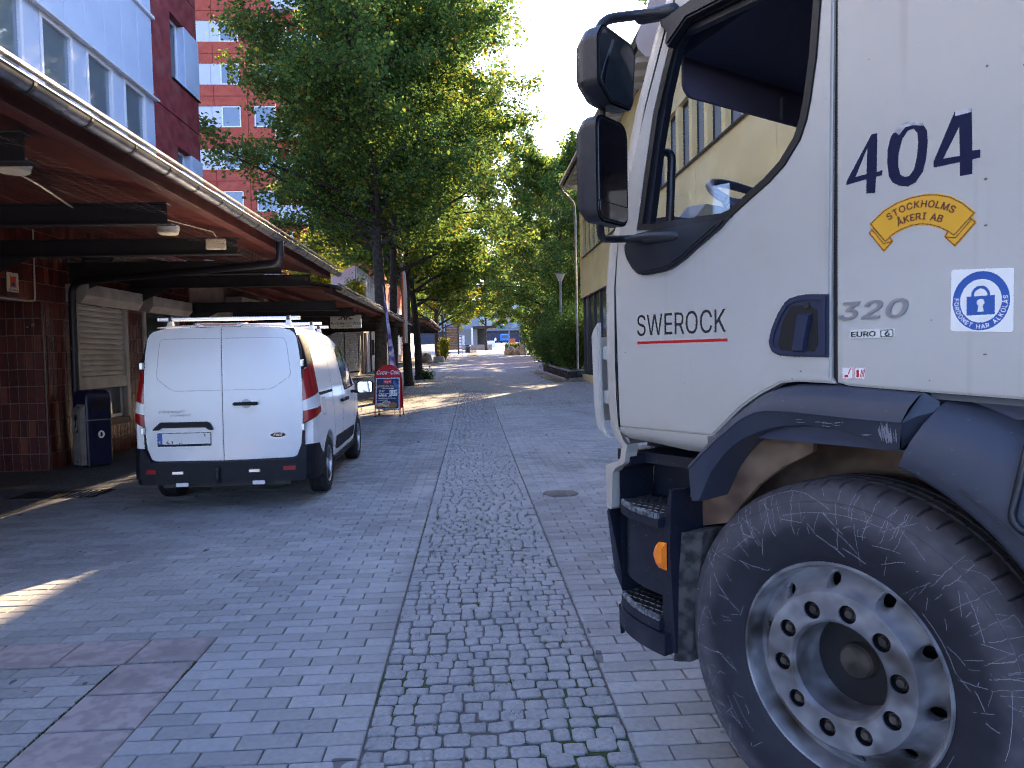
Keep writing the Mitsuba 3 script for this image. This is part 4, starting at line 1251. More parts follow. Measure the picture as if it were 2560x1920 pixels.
# front fender of the wheel arch
top = [(.470, 1.118), (.448, 1.135), (.42, 1.165), (.39, 1.196), (.345, 1.24), (.297, 1.281), (.26, 1.308), (.222, 1.333), (.19, 1.352), (.157, 1.365), (.094, 1.376), (-.041, 1.377), (-.171, 1.369), (-.262, 1.363)]
cre = [(.462, 1.09), (.44, 1.11), (.41, 1.14), (.38, 1.165), (.34, 1.2), (.30, 1.23), (.268, 1.256), (.235, 1.275), (.2, 1.29), (.165, 1.297), (.09, 1.299), (-.04, 1.293), (-.14, 1.289), (-.235, 1.287)]
bot = [(.473, .979), (.444, .984), (.42, 1.03), (.391, 1.086), (.35, 1.136), (.31, 1.176), (.265, 1.204), (.212, 1.229), (.17, 1.243), (.131, 1.252), (.055, 1.26), (-.04, 1.255), (-.129, 1.236), (-.216, 1.215)]
mid = lambda A, B, k: [(a[0] + (b[0] - a[0]) * k, a[1] + (b[1] - a[1]) * k) for a, b in zip(A, B)]
rows = [[(s, T0 - .09, z - .012) for s, z in top], [(s, T0 - .02, z) for s, z in top], [(s, T0 + .02, z) for s, z in mid(top, cre, .12)], [(s, T0 + .05, z) for s, z in mid(top, cre, .5)], [(s, T0 + .062, z) for s, z in cre], [(s, T0 + .056, z - .002) for s, z in cre], [(s, T0 + .045, z) for s, z in mid(cre, bot, .5)], [(s, T0 + .03, z) for s, z in bot], [(s, T0 + .01, z - .004) for s, z in bot], [(s, T0 - .12, z + .002) for s, z in bot]]
LA('front_fender', loft(rows[::-1], close=False, cap=False), 'm_fender', smooth=28, label='blue grey plastic arch piece over the wheel with scraped edge')
LA('fender_end', hull([(-.216, T0 + .02, 1.215), (-.232, T0 + .055, 1.285), (-.26, T0 + .0, 1.363), (-.295, T0 - .01, 1.34), (-.297, T0 - .01, 1.317), (-.262, T0 + .03, 1.304), (-.235, T0 + .04, 1.28), (-.222, T0 + .03, 1.25), (-.2, T0 - .1, 1.25), (-.26, T0 - .1, 1.33)]), 'm_fender', smooth=30)
# rear fender behind the wheel
R2 = lambda a, r: (-r * math.cos(a), .54 + r * math.sin(a))
ang = np.radians(np.linspace(70.5, -8, 26))
rows = []
for dr_, t in ((.0, -.3), (.0, .02), (.006, .048), (.02, .058), (.06, .064), (.11, .058), (.17, .035), (.23, -.01), (.27, -.06), (.29, -.16)):
    rows.append([(R2(a, .635 + dr_ + .03 * math.sin(a))[0], T0 + t, R2(a, .635 + dr_ * (1 - .62 * max(0, math.sin(a) - .55)) + .03 * math.sin(a))[1]) for a in ang])
LA('rear_fender', loft(rows, close=False, cap=False), 'm_fender', smooth=50, label='smooth blue grey fender behind the front wheel')
add('cap_seam', tube([(R2(a, .705)[0], T0 + .0665, R2(a, .705)[1]) for a in ang[4:]], .0018, 4), 'm_rubber_seal', f'{lorry}__rear_fender', M=MT)
LA('hanging_strap', tube(bend([(-.51, .02, 1.36), (-.50, .09, 1.2), (-.485, .115, 1.08), (-.53, .11, 1.05), (-.56, .1, 1.1), (-.53, .11, 1.14)], .03), .009, 6), 'm_black_plastic', smooth=True)
# scraped fender edge
sc = []
g = np.random.default_rng(5)
for i in range(38):
    s0 = g.uniform(-.215, -.17) if i < 22 else g.uniform(-.13, .13)
    z0 = np.interp(-s0, [-b[0] for b in bot], [b[1] for b in bot]) + g.uniform(.004, .02)
    L = g.uniform(.02, .07) if i < 22 else g.uniform(.015, .04)
    a = math.radians(g.normal(78 if i < 22 else 10, 14))
    p0 = np.array([s0, 0, z0])
    p1 = p0 + [L * math.cos(a) * (-.3 if i < 22 else -1), 0, L * math.sin(a) * (1 if i < 22 else .3)]

    def tt(p):
        zc_ = np.interp(-p[0], [-c[0] for c in cre], [c[1] for c in cre])
        zb_ = np.interp(-p[0], [-c[0] for c in bot], [c[1] for c in bot])
        return T0 + np.interp(p[2], [zb_, zc_], [.0305, .0575])
    p0[1], p1[1] = tt(p0), tt(p1)
    w = g.uniform(.0008, .003) if i < 22 else .0009
    sc.append(tube([p0, (p0 + p1) / 2 + [0, .0008, 0], p1], [w * .6, w, w * .3], 4, False))
add('scrapes', sc, 'm_scuff', f'{lorry}__front_fender', M=MT, kind='stuff', label='pale scrapes along the arch edge')

# steps, bumper, deflector
LS = np.array([(.56, .092), (.62, .09), (.7, .078), (.78, .055), (.85, .022), (.9, -.012), (.94, -.055), (.965, -.10)])


def lip(z_top, z_bot, off, back, s0=.60, s1=.94):
    S = np.linspace(s0, s1, 12)
    T = np.interp(S, LS[:, 0], LS[:, 1]) + off
    return [np.stack([S, T, np.full(12, z_top)], 1), np.stack([S, T, np.full(12, z_bot)], 1), np.stack([S, np.full(12, back), np.full(12, z_bot)], 1), np.stack([S, np.full(12, back), np.full(12, z_top)], 1)]


def band(z1, z0, off, back, s0=.60, s1=.94):
    a, b, c, d = lip(z1, z0, off, back, s0, s1)
    return loft(np.stack([a, b, c, d], 1))


st = LA('step_housing', [band(.862, .62, -.03, -.2, .575), band(.50, .425, .008, -.22, .575, .925), bx(.56, .95, -.26, -.215, .44, 1.13), bx(.52, .95, -.26, -.05, 1.06, 1.10), hull([(.56, .06, .43), (.605, .07, .43), (.56, -.2, .43), (.605, -.2, .43), (.56, .085, .8), (.612, .07, .8), (.562, .07, 1.0), (.59, .05, 1.0), (.562, -.2, 1.0), (.6, -.2, 1.0)]), hull([(.905, -.02, .47), (.905, -.2, .47), (.925, -.05, .47), (.96, -.2, .47), (.90, -.01, 1.02), (.905, -.2, 1.05), (.93, -.05, 1.02), (.96, -.2, 1.05)]), hull([(.80, .03, 1.06), (.80, -.2, 1.06), (.91, -.03, 1.02), (.91, -.2, 1.02), (.80, .03, 1.09), (.80, -.2, 1.09), (.86, .0, 1.04), (.86, -.2, 1.04)])], 'm_step_plastic', smooth=30)
for nm, zt in (('upper', .905), ('lower', .545)):
    s0, s1 = .615, .90
    tr = LA('step_tread', [band(zt, zt - .035, .004 if nm == 'lower' else -.01, .0 - .02, s0 - .01, s1 + .01)] if False else [band(zt - .012, zt - .04, .002, -.2, s0 - .01, s1 + .01)], 'm_step_plastic')
    bars = []
    for i in range(10):
        s = s0 + .01 + i * .03
        t = float(np.interp(s, LS[:, 0], LS[:, 1]))
        bars.append(cbx(s - .0022, s + .0022, -.18, t - .02, zt - .012, zt + .004, .001))
    for j in range(6):
        t = -.16 + j * .038
        smax = float(np.interp(-(t + .025), -LS[:, 1], LS[:, 0]))
        if smax > s0 + .03:
            bars.append(cbx(s0, min(s1, smax), t - .002, t + .002, zt - .012, zt + .0025, .001))
    add('grip_grid', bars, 'm_galvanised', tr, M=MT, kind='stuff')
    S = np.linspace(s0, s1, 15)
    T = np.interp(S, LS[:, 0], LS[:, 1])
    for i in range(14):
        m_ = (S[i] + S[i + 1]) / 2
        t = (T[i] + T[i + 1]) / 2
        d = np.array([S[i + 1] - S[i], T[i + 1] - T[i], 0])
        d /= np.linalg.norm(d)
        add('grip_tooth', xf(cbx(-.008, .008, -.011, .003, -.013, .009, .003), frame([m_, t - .006, zt], d, [-d[1], d[0], 0], [0, 0, 1])), 'm_tooth', tr, M=MT)
mat('m_tooth', speckle((.06, .06, .07), (.2, .2, .21), 60), .8)
am = LA('side_lamp', hull([(s, T0 + t, z) for s, z in ((.573, .82), (.605, .818), (.622, .8), (.632, .775), (.632, .765), (.622, .74), (.606, .727), (.573, .724)) for t in (.045, .05)] + [(.58, T0 + .066, .80), (.605, T0 + .066, .79), (.605, T0 + .066, .75), (.58, T0 + .066, .745)]), 'm_amber_lens', smooth=30, label='orange side marker lamp')
wb = [(.995, -.09, 1.02), (.985, -.05, 1.034), (.94, -.005, 1.045), (.86, .03, 1.071)]
bump = Polygon([(.995, 1.02), (.985, 1.034), (.86, 1.069), (.845, 1.085), (.838, 1.119), (.785, 1.139), (.80, 1.106), (.808, 1.07), (.82, 1.062), (.89, 1.036), (.912, 1.015), (.925, .876), (.935, .868), (.985, .868), (.995, .88)])
NB = 40
bm = ext(bump, .3)
v = np.asarray(bm.vertices).copy()
bt = np.interp(v[:, 0], [.56, .62, .7, .78, .85, .9, .95, .98, 1.0], [.097, .095, .083, .06, .035, .018, .004, -.012, -.035])
v2 = np.stack([v[:, 0], bt - v[:, 2] * np.where(v[:, 0] < .9, .2, .8), v[:, 1]], 1)
LA('bumper_corner', TM(v2, np.asarray(bm.faces)[:, ::-1]), 'm_lorry_paint', label='white bumper corner wrapping round the steps')
LA('bumper', [cbx(.95, 1.01, -2.1, -.3, .86, 1.1, .02)], 'm_lorry_paint')
LA('lower_bumper', [hull([(1.018, -.05, .84), (.975, -.02, .862), (.955, -.04, .6), (.99, -.06, .6), (.945, -.06, .53), (.93, -.07, .50), (.98, -.3, .84), (.96, -.3, .862), (.93, -.3, .5), (.98, -.3, .6)]), cbx(.9, 1.0, -2.1, -.3, .5, .85, .02)], 'm_step_plastic')
LA('rubber_lip', hull([(.925, -.02, .49), (.895, .0, .47), (.905, -.01, .38), (.922, -.02, .4), (.925, -.04, .49), (.895, -.02, .47), (.905, -.03, .38), (.922, -.04, .4)]), 'm_step_plastic')
dv = Polygon([(.952, 1.595), (.962, 1.592), (.985, 1.565), (.994, 1.545), (.990, 1.42), (.987, 1.3), (.980, 1.235), (.968, 1.19), (.93, 1.16), (.909, 1.155), (.93, 1.185), (.944, 1.235), (.950, 1.35), (.953, 1.5)])
LA('air_deflector', [SP(dv, T0 - .002, .012), SP(dv.buffer(-.004), T0 + .002, .005), hull([(.994, T0 - .01, 1.54), (.987, T0 - .01, 1.3), (.975, T0 - .01, 1.21), (1.02, T0 - .14, 1.54), (1.015, T0 - .14, 1.3), (1.005, T0 - .14, 1.21), (1.01, T0 - .14, 1.54), (.984, T0 - .01, 1.54), (.977, T0 - .01, 1.3)])], 'm_lorry_paint', label='cream air deflector vane at the cab corner')
for z in (1.285, 1.455):
    LA('deflector_bracket', hull([(.958, .015, z), (.905, .0, z - .012), (.958, .015, z - .03 + .075), (.93, .0, z + .05), (.958, -.02, z), (.90, -.03, z - .012), (.958, -.02, z + .05)]), 'm_lorry_paint')
LA('wheel_liner', [loft([[(s, t, z) for s, z in ((.585, .86), (.575, .93), (.55, 1.0), (.49, 1.07), (.42, 1.14), (.33, 1.2), (.2, 1.24), (.0, 1.26), (-.2, 1.24))] for t in (-.02, -.4)], close=False, cap=False), loft([[(s, -.38, z) for s, z in ((.6, .8), (.3, .95), (0, 1.0), (-.3, .95))], [(s, -.38, z) for s, z in ((.6, 1.15), (.3, 1.3), (0, 1.3), (-.3, 1.3))]], close=False, cap=False)], 'm_rust', label='rusty brown liner inside the wheel arch')
LA('wheel_liner', [SP(Polygon([(.60, .845), (.585, .98), (.52, 1.08), (.42, 1.18), (.30, 1.24), (.12, 1.27), (.13, 1.16), (.24, 1.10), (.33, 1.03), (.40, .95), (.45, .885)]), -.09, .02), SP(LineString([(.57, .955), (.48, .962), (.40, .985)]).buffer(.004), -.086, .008)], 'm_rust', label='rusty brown guard plate between fender and tyre')
LA('arch_top', [bx(-.75, .5, -2.2, -.05, 1.245, 1.3), bx(-.75, -.25, -.5, -.05, 1.2, 1.3)], 'm_rubber_seal')
LA('mud_flap', hull([(.555, .03, .85), (.5, -.02, .86), (.53, .02, .40), (.57, .06, .40), (.555, -.3, .85), (.5, -.3, .86), (.53, -.3, .40), (.57, -.3, .4)]), 'm_mud', smooth=30, label='mud caked flap between steps and tyre')
LA('chassis', [bx(-6.0, .8, -.75, -.67, .75, 1.05), bx(-6.0, .8, -1.55, -1.47, .75, 1.05), bx(-.75, -.65, -2.2, 0, .9, 1.25)], 'm_rubber_seal')
LA('axle', tube([(0, -.35, .54), (0, -1.9, .54)], .07, 10), 'm_dark_metal')

# wheel
_c = math.radians(1.5)
WM = frame([0, 0, .5406], [math.cos(_c), math.sin(_c), 0], [0, 0, 1], [-math.sin(_c), math.cos(_c), 0])  # wheel plane x forward, y up, z outwards


def spin(prof, n):
    return lathe(prof, n)


tp = [(.296, -.05), (.305, -.022), (.318, -.008), (.34, .004), (.38, .017), (.43, .024), (.47, .018), (.492, .009), (.496, .010), (.502, .006), (.505, .003), (.512, -.002), (.517, -.005), (.530, -.016), (.539, -.028), (.5465, -.046), (.548, -.075), (.549, -.1), (.536, -.103), (.536, -.113), (.549, -.116), (.5495, -.145), (.536, -.148), (.536, -.158), (.5495, -.161), (.549, -.19), (.536, -.193), (.536, -.203), (.549, -.206), (.547, -.25), (.53, -.285), (.45, -.31), (.3, -.29)]
ty = lathe(tp, 720)
v = np.asarray(ty.vertices).copy().reshape(720, len(tp), 3)
for i in range(0, 720):
    if i % 12 == 0:
        for k in (14, 15, 16, 17):
            f = 1 - (.007 if k == 14 else .010) / np.linalg.norm(v[i, k, :2])
            v[i, k, :2] *= f
    if i % 12 == 6:
        for k in (20, 21, 24, 25):
            v[i, k, :2] *= 1 - .006 / .549
f = np.asarray(ty.faces)[:, ::-1]
wheel = LA('wheel', xf(TM(v.reshape(-1, 3), f), WM), 'm_tyre', smooth=32, label='large dusty front tyre with scuffed sidewall')
rp = Polygon([(.3, -.05), (.313, -.02), (.316, -.008), (.312, -.002), (.306, -.004), (.3, -.016), (.296, -.04), (.291, -.066), (.283, -.074), (.27, -.066), (.25, -.046), (.237, -.022), (.2305, -.004), (.227, 0), (.156, 0), (.147, -.003), (.139, -.014), (.132, -.09), (.130, -.195), (.137, -.195), (.145, -.05), (.16, -.03), (.22, -.03), (.24, -.07), (.27, -.09), (.30, -.085)])
rv = m3.CrossSection([np.array(rp.exterior.coords)[:-1]], m3.FillRule.NonZero)
rim = m3.Manifold.revolve(rv, 160)
cut = []
for k in range(10):
    a = math.radians(46 + 36 * k)
    cut.append(m3.Manifold.cylinder(.12, .0195, circular_segments=24).translate([.255 * math.cos(a), .255 * math.sin(a), -.12]))
    a = math.radians(64 + 36 * k)
    cut.append(m3.Manifold.cylinder(.06, .0265, circular_segments=24).translate([.1785 * math.cos(a), .1785 * math.sin(a), -.03]))
rim = rim - m3.Manifold.batch_boolean(cut, m3.OpType.Add)
add('rim', xf(tri(rim), WM), 'm_rim', wheel, M=MT, smooth=30, label='worn silver rim')
hexa = lathe([(0, .0), (.0175, .0), (.0185, -.02)], 6)
for k in range(10):
    a = math.radians(64 + 36 * k)
    bolt = join([xf(lathe([(0, .008), (.011, .007), (.012, -.02)], 14), np.eye(4)), xf(lathe([(.012, -.006), (.0175, -.006), (.0195, -.01), (.0195, -.024)], 6), np.eye(4))])
    add('wheel_nut', xf(xf(bolt, move(.1785 * math.cos(a), .1785 * math.sin(a), -.012, a)), WM), 'm_rim_dark', wheel, M=MT, smooth=25)
hub = [lathe([(0, -.10), (.045, -.102), (.052, -.11), (.058, -.145), (.078, -.15), (.126, -.155), (.131, -.2)], 40)]
for k in range(10):
    a = math.radians(20 + 36 * k)
    hub.append(xf(lathe([(0, .016), (.009, .014), (.01, 0)], 6), move(.1 * math.cos(a), .1 * math.sin(a), -.148)))
for k in range(10):
    a = math.radians(64 + 36 * k)
    add('nut_seat', xf(xf(lathe([(0, -.0285), (.0258, -.0285), (.0262, -.006)], 20), move(.1785 * math.cos(a), .1785 * math.sin(a), 0)), WM), 'm_rubber_seal', wheel, M=MT)  # black discs added to darken the bolt recesses as shade would
add('hub', xf(join(hub), WM), 'm_rim_dark', wheel, M=MT, smooth=30)
add('brake_disc', xf(lathe([(.0, -.13), (.29, -.13), (.29, -.2)], 40), WM), 'm_rubber_seal', wheel, M=MT)
# scratches on the sidewall
g = np.random.default_rng(21)
pr_ = np.array(tp[2:14])
lines = []
for i in range(190):
    r, a = g.uniform(.36, .525), g.uniform(0, 2 * math.pi)
    da, dr2 = g.normal(0, .035), g.normal(0, .011)
    if g.uniform() < .45:
        da = g.normal(0, .11)
        dr2 = g.normal(0, .014)
    pts = []
    for j in range(g.integers(3, 8)):
        rr = np.clip(r, .335, .529)
        z = np.interp(rr, pr_[:, 0], pr_[:, 1]) + .0002
        pts.append([rr * math.cos(a), rr * math.sin(a), z])
        a += da / 2 + g.normal(0, .0022)
        r += dr2 + g.normal(0, .0012)
    if len(pts) > 2:
        lines.append(tube(pts, g.uniform(.00035, .0008), 4, False))
for i in range(30):
    a = math.radians(g.uniform(40, 175))
    r1, r0 = .528, g.uniform(.40, .47)
    pts = []
    for r in np.linspace(r1, r0, 9):
        pts.append([r * math.cos(a), r * math.sin(a), np.interp(r, pr_[:, 0], pr_[:, 1]) + .0002])
        a += g.normal(0, .005)
    lines.append(tube(pts, g.uniform(.0004, .0008), 4, False))
add('scuff_marks', xf(join(lines), WM), 'm_scuff', wheel, M=MT, kind='stuff')

# ---------------- writing and stickers on the cab side
tx = lambda s, z, t=T0: frame([s, t, z], [-1, 0, 0], [0, 0, 1], [0, 1, 0])


def fit(m, w, h):
    b = m.bounds
    m = m.copy()
    m.vertices[:, 0] = (m.vertices[:, 0] - b[0][0]) / (b[1][0] - b[0][0]) * w
    m.vertices[:, 1] = (m.vertices[:, 1] - b[0][1]) / (b[1][1] - b[0][1]) * h
    return m


add('company_name', [xf(fit(text('SWEROCK', .08, .0008), .393, .076), tx(.744, 1.5365)), xf(TM(*(lambda q: (q.vertices, q.faces))(bx(0, 1, 0, 1, 0, 1))), frame([.3445, T0 + .0001, 1.5075], [.4, 0, 0], [0, 0, .0098], [0, .0008, 0]))][:1], 'm_black_ink', door, M=MT)
add('underline', SP(sbox(.3447, 1.5072, .7442, 1.5168), T0 + .001, .0012), 'm_red_ink', door, M=MT)
D4A = [(-0.0563, 1.9225), (-0.0585, 1.934), (-0.1276, 2.0414), (-0.1422, 2.0413), (-0.141, 1.9396), (-0.1559, 1.9425), (-0.1549, 1.9287), (-0.1389, 1.9284), (-0.1368, 1.887), (-0.1132, 1.8894), (-0.1132, 1.9271)]
D4AH = [(-0.1138, 1.9402), (-0.116, 2.0099), (-0.0821, 1.9391)]
D0 = [(-0.1737, 1.9218), (-0.1692, 1.9576), (-0.1702, 1.9896), (-0.1778, 2.02), (-0.1917, 2.0401), (-0.2123, 2.0494), (-0.2364, 2.0484), (-0.2576, 2.0365), (-0.2684, 2.0157), (-0.2703, 1.9876), (-0.2671, 1.9503), (-0.2587, 1.9163), (-0.2413, 1.8934), (-0.2221, 1.8865), (-0.2001, 1.8928), (-0.1827, 1.9051)]
D0H = [(-0.2026, 1.9208), (-0.1967, 1.9466), (-0.1986, 1.9781), (-0.2075, 2.0102), (-0.222, 2.0275), (-0.2364, 2.0286), (-0.2459, 2.0152), (-0.2478, 1.9907), (-0.2445, 1.9554), (-0.2374, 1.9271), (-0.2259, 1.9125), (-0.2133, 1.9122)]
D4B = [(-0.2847, 1.9208), (-0.2846, 1.935), (-0.3331, 2.0439), (-0.3539, 2.045), (-0.3709, 2.0412), (-0.3726, 1.9419), (-0.3902, 1.9405), (-0.3898, 1.9216), (-0.3726, 1.9214), (-0.3728, 1.8873), (-0.3458, 1.8874), (-0.3457, 1.921)]
D4BH = [(-0.3456, 1.9358), (-0.3437, 2.0066), (-0.3068, 1.9376)]
BAN = [(-0.1214, 1.8069), (-0.1565, 1.8363), (-0.1906, 1.851), (-0.2273, 1.8591), (-0.2629, 1.8601), (-0.2923, 1.8561), (-0.3243, 1.8448), (-0.3538, 1.8238), (-0.3811, 1.7951), (-0.374, 1.786), (-0.3835, 1.7708), (-0.3354, 1.718), (-0.3086, 1.7471), (-0.3162, 1.7584), (-0.2975, 1.77), (-0.2752, 1.7787), (-0.2559, 1.7831), (-0.2309, 1.7836), (-0.2091, 1.7786), (-0.1905, 1.7711), (-0.1783, 1.7635), (-0.1859, 1.7531), (-0.1602, 1.7273), (-0.1194, 1.7832), (-0.1283, 1.7934)]
BL1 = [(-0.1243, 1.8074), (-0.1641, 1.7551), (-0.1755, 1.7639), (-0.1827, 1.753), (-0.1602, 1.7311), (-0.1213, 1.783), (-0.1292, 1.7923)]
BL2 = [(-0.1302, 1.7889), (-0.1602, 1.7491), (-0.1827, 1.753)]
BL3 = [(-0.1322, 1.7951), (-0.1641, 1.7551)]
BL4 = [(-0.3779, 1.7939), (-0.3328, 1.7472), (-0.3195, 1.7588), (-0.312, 1.7466), (-0.3345, 1.7216), (-0.3804, 1.7713), (-0.3676, 1.7844)]
BL5 = [(-0.3716, 1.7795), (-0.3361, 1.7406), (-0.3128, 1.7456)]
ARCT = [(-0.1263, 1.808), (-0.1603, 1.8338), (-0.1924, 1.8479), (-0.2273, 1.8555), (-0.2629, 1.8571), (-0.2923, 1.8522), (-0.3243, 1.8404), (-0.3522, 1.8206), (-0.3771, 1.794)]
ARCB = [(-0.1764, 1.7666), (-0.1924, 1.7755), (-0.2091, 1.7817), (-0.2309, 1.7869), (-0.2559, 1.7871), (-0.2752, 1.7826), (-0.2975, 1.7735), (-0.3178, 1.7599)]
T1base = [(-0.1736, 1.8082), (-0.1877, 1.8162), (-0.2026, 1.8221), (-0.22, 1.8265), (-0.2381, 1.829), (-0.2559, 1.8286), (-0.2751, 1.8253), (-0.2906, 1.8208), (-0.311, 1.8129), (-0.3294, 1.8011)]
T2base = [(-0.1971, 1.7897), (-0.2182, 1.7966), (-0.2363, 1.7983), (-0.2524, 1.7985), (-0.2664, 1.7962), (-0.2821, 1.792), (-0.3026, 1.7834)]
rp_ = f'{lorry}__rear_panel'
for nm, o, hole in (('number_digit', D4A, D4AH), ('number_digit', D0, D0H), ('number_digit', D4B, D4BH)):
    smooth_ = (lambda q: Polygon(q).buffer(.006).buffer(-.006)) if o is D0 else (lambda q: Polygon(q).buffer(.0016).buffer(-.0016))
    key = add(nm, SP(smooth_(o).difference(Polygon(hole)), T0 + .0012, .0012), 'm_navy_ink', rp_, M=MT)
    if o is not D4A:
        zt = max(q[1] for q in o)
        add('worn_tip', SP(smooth_(o).difference(Polygon(hole)).intersection(Polygon([(-.17, zt - .028), (-.19, zt - .018), (-.2, zt - .028), (-.215, zt - .012), (-.235, zt - .012), (-.262, zt - .02), (-.27, zt + .01), (-.17, zt + .01)]) if o is D0 else sbox(-.375, zt - .012, -.335, zt + .01)), T0 + .0018, .001), 'm_worn_sticker', rp_, M=MT)
mat('m_worn_sticker', speckle((.3, .3, .33), (.5, .5, .52), 60), .7)
mat('m_banner', (.72, .36, .018), .45)
mat('m_banner_ink', (.12, .018, .012), .5)
ban = Polygon(BAN).buffer(.002).buffer(-.002)
bs = add('banner_sticker', SP(ban, T0 + .0012, .0012), 'm_banner', rp_, M=MT, label='orange ribbon shaped sticker')
ln = unary_union([LineString(q).buffer(.0011) for q in (BL1, BL2, BL3, BL4, BL5, ARCT, ARCB)])
art = [SP(ln, T0 + .0018, .0008)]


def on_arc(word, base, h, dx=0.0):
    """Letters along a curve given by points, left to right as seen."""
    ls = LineString(base)
    ws = [max(.32 * h, (lambda b: b[1][0] - b[0][0])(text(c, h).bounds)) if c != ' ' else .3 * h for c in word]
    gap = (ls.length - sum(ws)) / max(1, len(word) - 1)
    u, out = 0.0, []
    for c, w in zip(word, ws):
        if c != ' ':
            p, q = np.array(ls.interpolate(u).coords[0]), np.array(ls.interpolate(u + w).coords[0])
            d = q - p
            d /= np.linalg.norm(d)
            m = text(c, h, .0008, bold=True)
            m.apply_translation([-m.bounds[0][0], 0, 0])
            y = np.array([d[1], -d[0]]) if (d[1] * 0 - d[0]) > 0 else np.array([-d[1], d[0]])
            out.append(xf(m, frame([p[0], T0 + .0014, p[1]], [d[0], 0, d[1]], [y[0], 0, y[1]], [0, 1, 0])))
        u += w + gap
    return out


art += on_arc('STOCKHOLMS', T1base, .0165) + on_arc('ÅKERI AB', T2base, .0165)
add('banner_lettering', art, 'm_banner_ink', bs, M=MT)
# alcohol lock sticker
lc = np.array([-.3925, 1.584])
lk = add('lock_sticker', SP(Polygon([(-.327, 1.664), (-.462, 1.655), (-.461, 1.507), (-.3255, 1.5145)]).buffer(-.006).buffer(.006), T0 + .0012, .0012), 'm_white_paint', rp_, M=MT, label='square white sticker with a blue ring and padlock')
E_ = lambda rx, rz: affinity.scale(Point(0, 0).buffer(1, quad_segs=24), rx, rz)
pad = sbox(-.0305, -.0335, .0305, .0115).union(affinity.translate(E_(.0205, .0235), 0, .0125).difference(affinity.translate(E_(.0145, .0165), 0, .0125)).intersection(sbox(-1, .01, 1, 1)))
key_ = affinity.translate(E_(.0085, .0085), 0, -.004).union(Polygon([(-.004, -.008), (.004, -.008), (.007, -.026), (-.007, -.026)]))
mk = E_(.062, .07).difference(E_(.0455, .0515)).union(pad.difference(key_))
add('padlock_emblem', SP(affinity.translate(mk, *lc), T0 + .0018, .001), 'm_blue_ink', lk, M=MT)
arc = [(lc[0] + .0535 * math.cos(a) * 1.0, lc[1] + .0605 * math.sin(a)) for a in np.radians(np.linspace(8, -188, 40))]
arc2 = [(lc[0] + .0505 * 1.12 * math.cos(a), lc[1] + .0575 * 1.12 * math.sin(a)) for a in np.radians(np.linspace(8, -188, 40))]


def under_arc(word, path, h):
    ls = LineString(path)
    ws = [(lambda b: b[1][0] - b[0][0])(text(c, h).bounds) if c != ' ' else .4 * h for c in word]
    gap = (ls.length - sum(ws)) / (len(word) - 1)
    u, out = 0.0, []
    for c, w in zip(word, ws):
        if c != ' ':
            p, q = np.array(ls.interpolate(u).coords[0]), np.array(ls.interpolate(u + w).coords[0])
            d = (q - p) / np.linalg.norm(q - p)
            y = lc - (p + q) / 2
            y = y - d * (y @ d)
            y /= np.linalg.norm(y)
            m = text(c, h, .0006, bold=True)
            m.apply_translation([-m.bounds[0][0], 0, 0])
            out.append(xf(m, frame([p[0], T0 + .0019, p[1]], [d[0], 0, d[1]], [y[0], 0, y[1]], [0, 1, 0])))
        u += w + gap
    return out


arc3 = [(lc[0] + .0585 * math.cos(a), lc[1] + .066 * math.sin(a)) for a in np.radians(np.linspace(5, -185, 50)[::1])]
arc3 = [(2 * lc[0] - x, z) for x, z in arc3][::1]
add('ring_lettering', under_arc('FORDONET HAR ALKOLÅS', [(lc[0] + .0585 * math.cos(a), lc[1] + .066 * math.sin(a)) for a in np.radians(np.linspace(8, -188, 50))], .0098), 'm_white_paint', lk, M=MT)
# badges
b320 = fit(slant(text('320', .05, .004, bold=True), .2), .19, .05)
add('model_badge', xf(b320, tx(-.034, 1.5545)), 'm_badge', rp_, M=MT)
mat('m_badge', (.3, .3, .33), .4, metal=.8)
eb = add('emission_badge', SP(rrect(-.189, 1.5035, -.066, 1.526, .003), T0 + .003, .003), 'm_aluminium', rp_, M=MT)
add('badge_lettering', [xf(fit(text('EURO', .014, .001, bold=True), .068, .0145), tx(-.071, 1.5075, T0 + .003)), xf(fit(text('6', .014, .001, bold=True), .014, .0145), tx(-.163, 1.5075, T0 + .003)), SP(rrect(-.186, 1.505, -.152, 1.5245, .002).difference(rrect(-.184, 1.507, -.154, 1.5225, .002)), T0 + .0038, .001)], 'm_black_ink', eb, M=MT)
for k, s in enumerate((-.0425, -.0785)):
    ss = add('safety_sticker', SP(rrect(s - .032, 1.393, s, 1.4255, .003), T0 + .001, .001), 'm_white_paint', rp_, M=MT)
    q = [SP(rrect(s - .031, 1.394, s - .001, 1.4245, .003).difference(rrect(s - .0302, 1.3948, s - .0018, 1.4237, .003)), T0 + .0016, .0006)]
    if k == 0:
        q += [SP(Polygon([(s - .008, 1.398), (s - .018, 1.398), (s - .018, 1.404), (s - .008, 1.404)]), T0 + .0016, .0006), SP(LineString([(s - .019, 1.407), (s - .025, 1.422)]).buffer(.0012), T0 + .0016, .0006)]
    else:
        q += [SP(rrect(s - .013, 1.398, s - .006, 1.418, .002), T0 + .0016, .0006)] + [SP(LineString([(s - .017 - .004 * i, 1.399), (s - .021 - .004 * i, 1.418)]).buffer(.001), T0 + .0016, .0006) for i in range(3)]
    add('pictogram', q, 'm_red_ink', ss, M=MT)

# ------------------------------------------------------------------ the van
mat('m_van_paint', (.80, .80, .82), .22, .5, clearcoat=.9, clearcoat_gloss=.95)
mat('m_van_plastic', (.006, .0075, .014), .6, .35)
VAN = move(-2.50, 8.3, 0, math.radians(1.8))
van = thing('delivery_van', 'white delivery van with a roof rack parked facing away at the left shops', 'van')


def VA(name, mesh, m, parent=van, **kw):
    return add(name, mesh, m, parent, M=VAN, **kw)


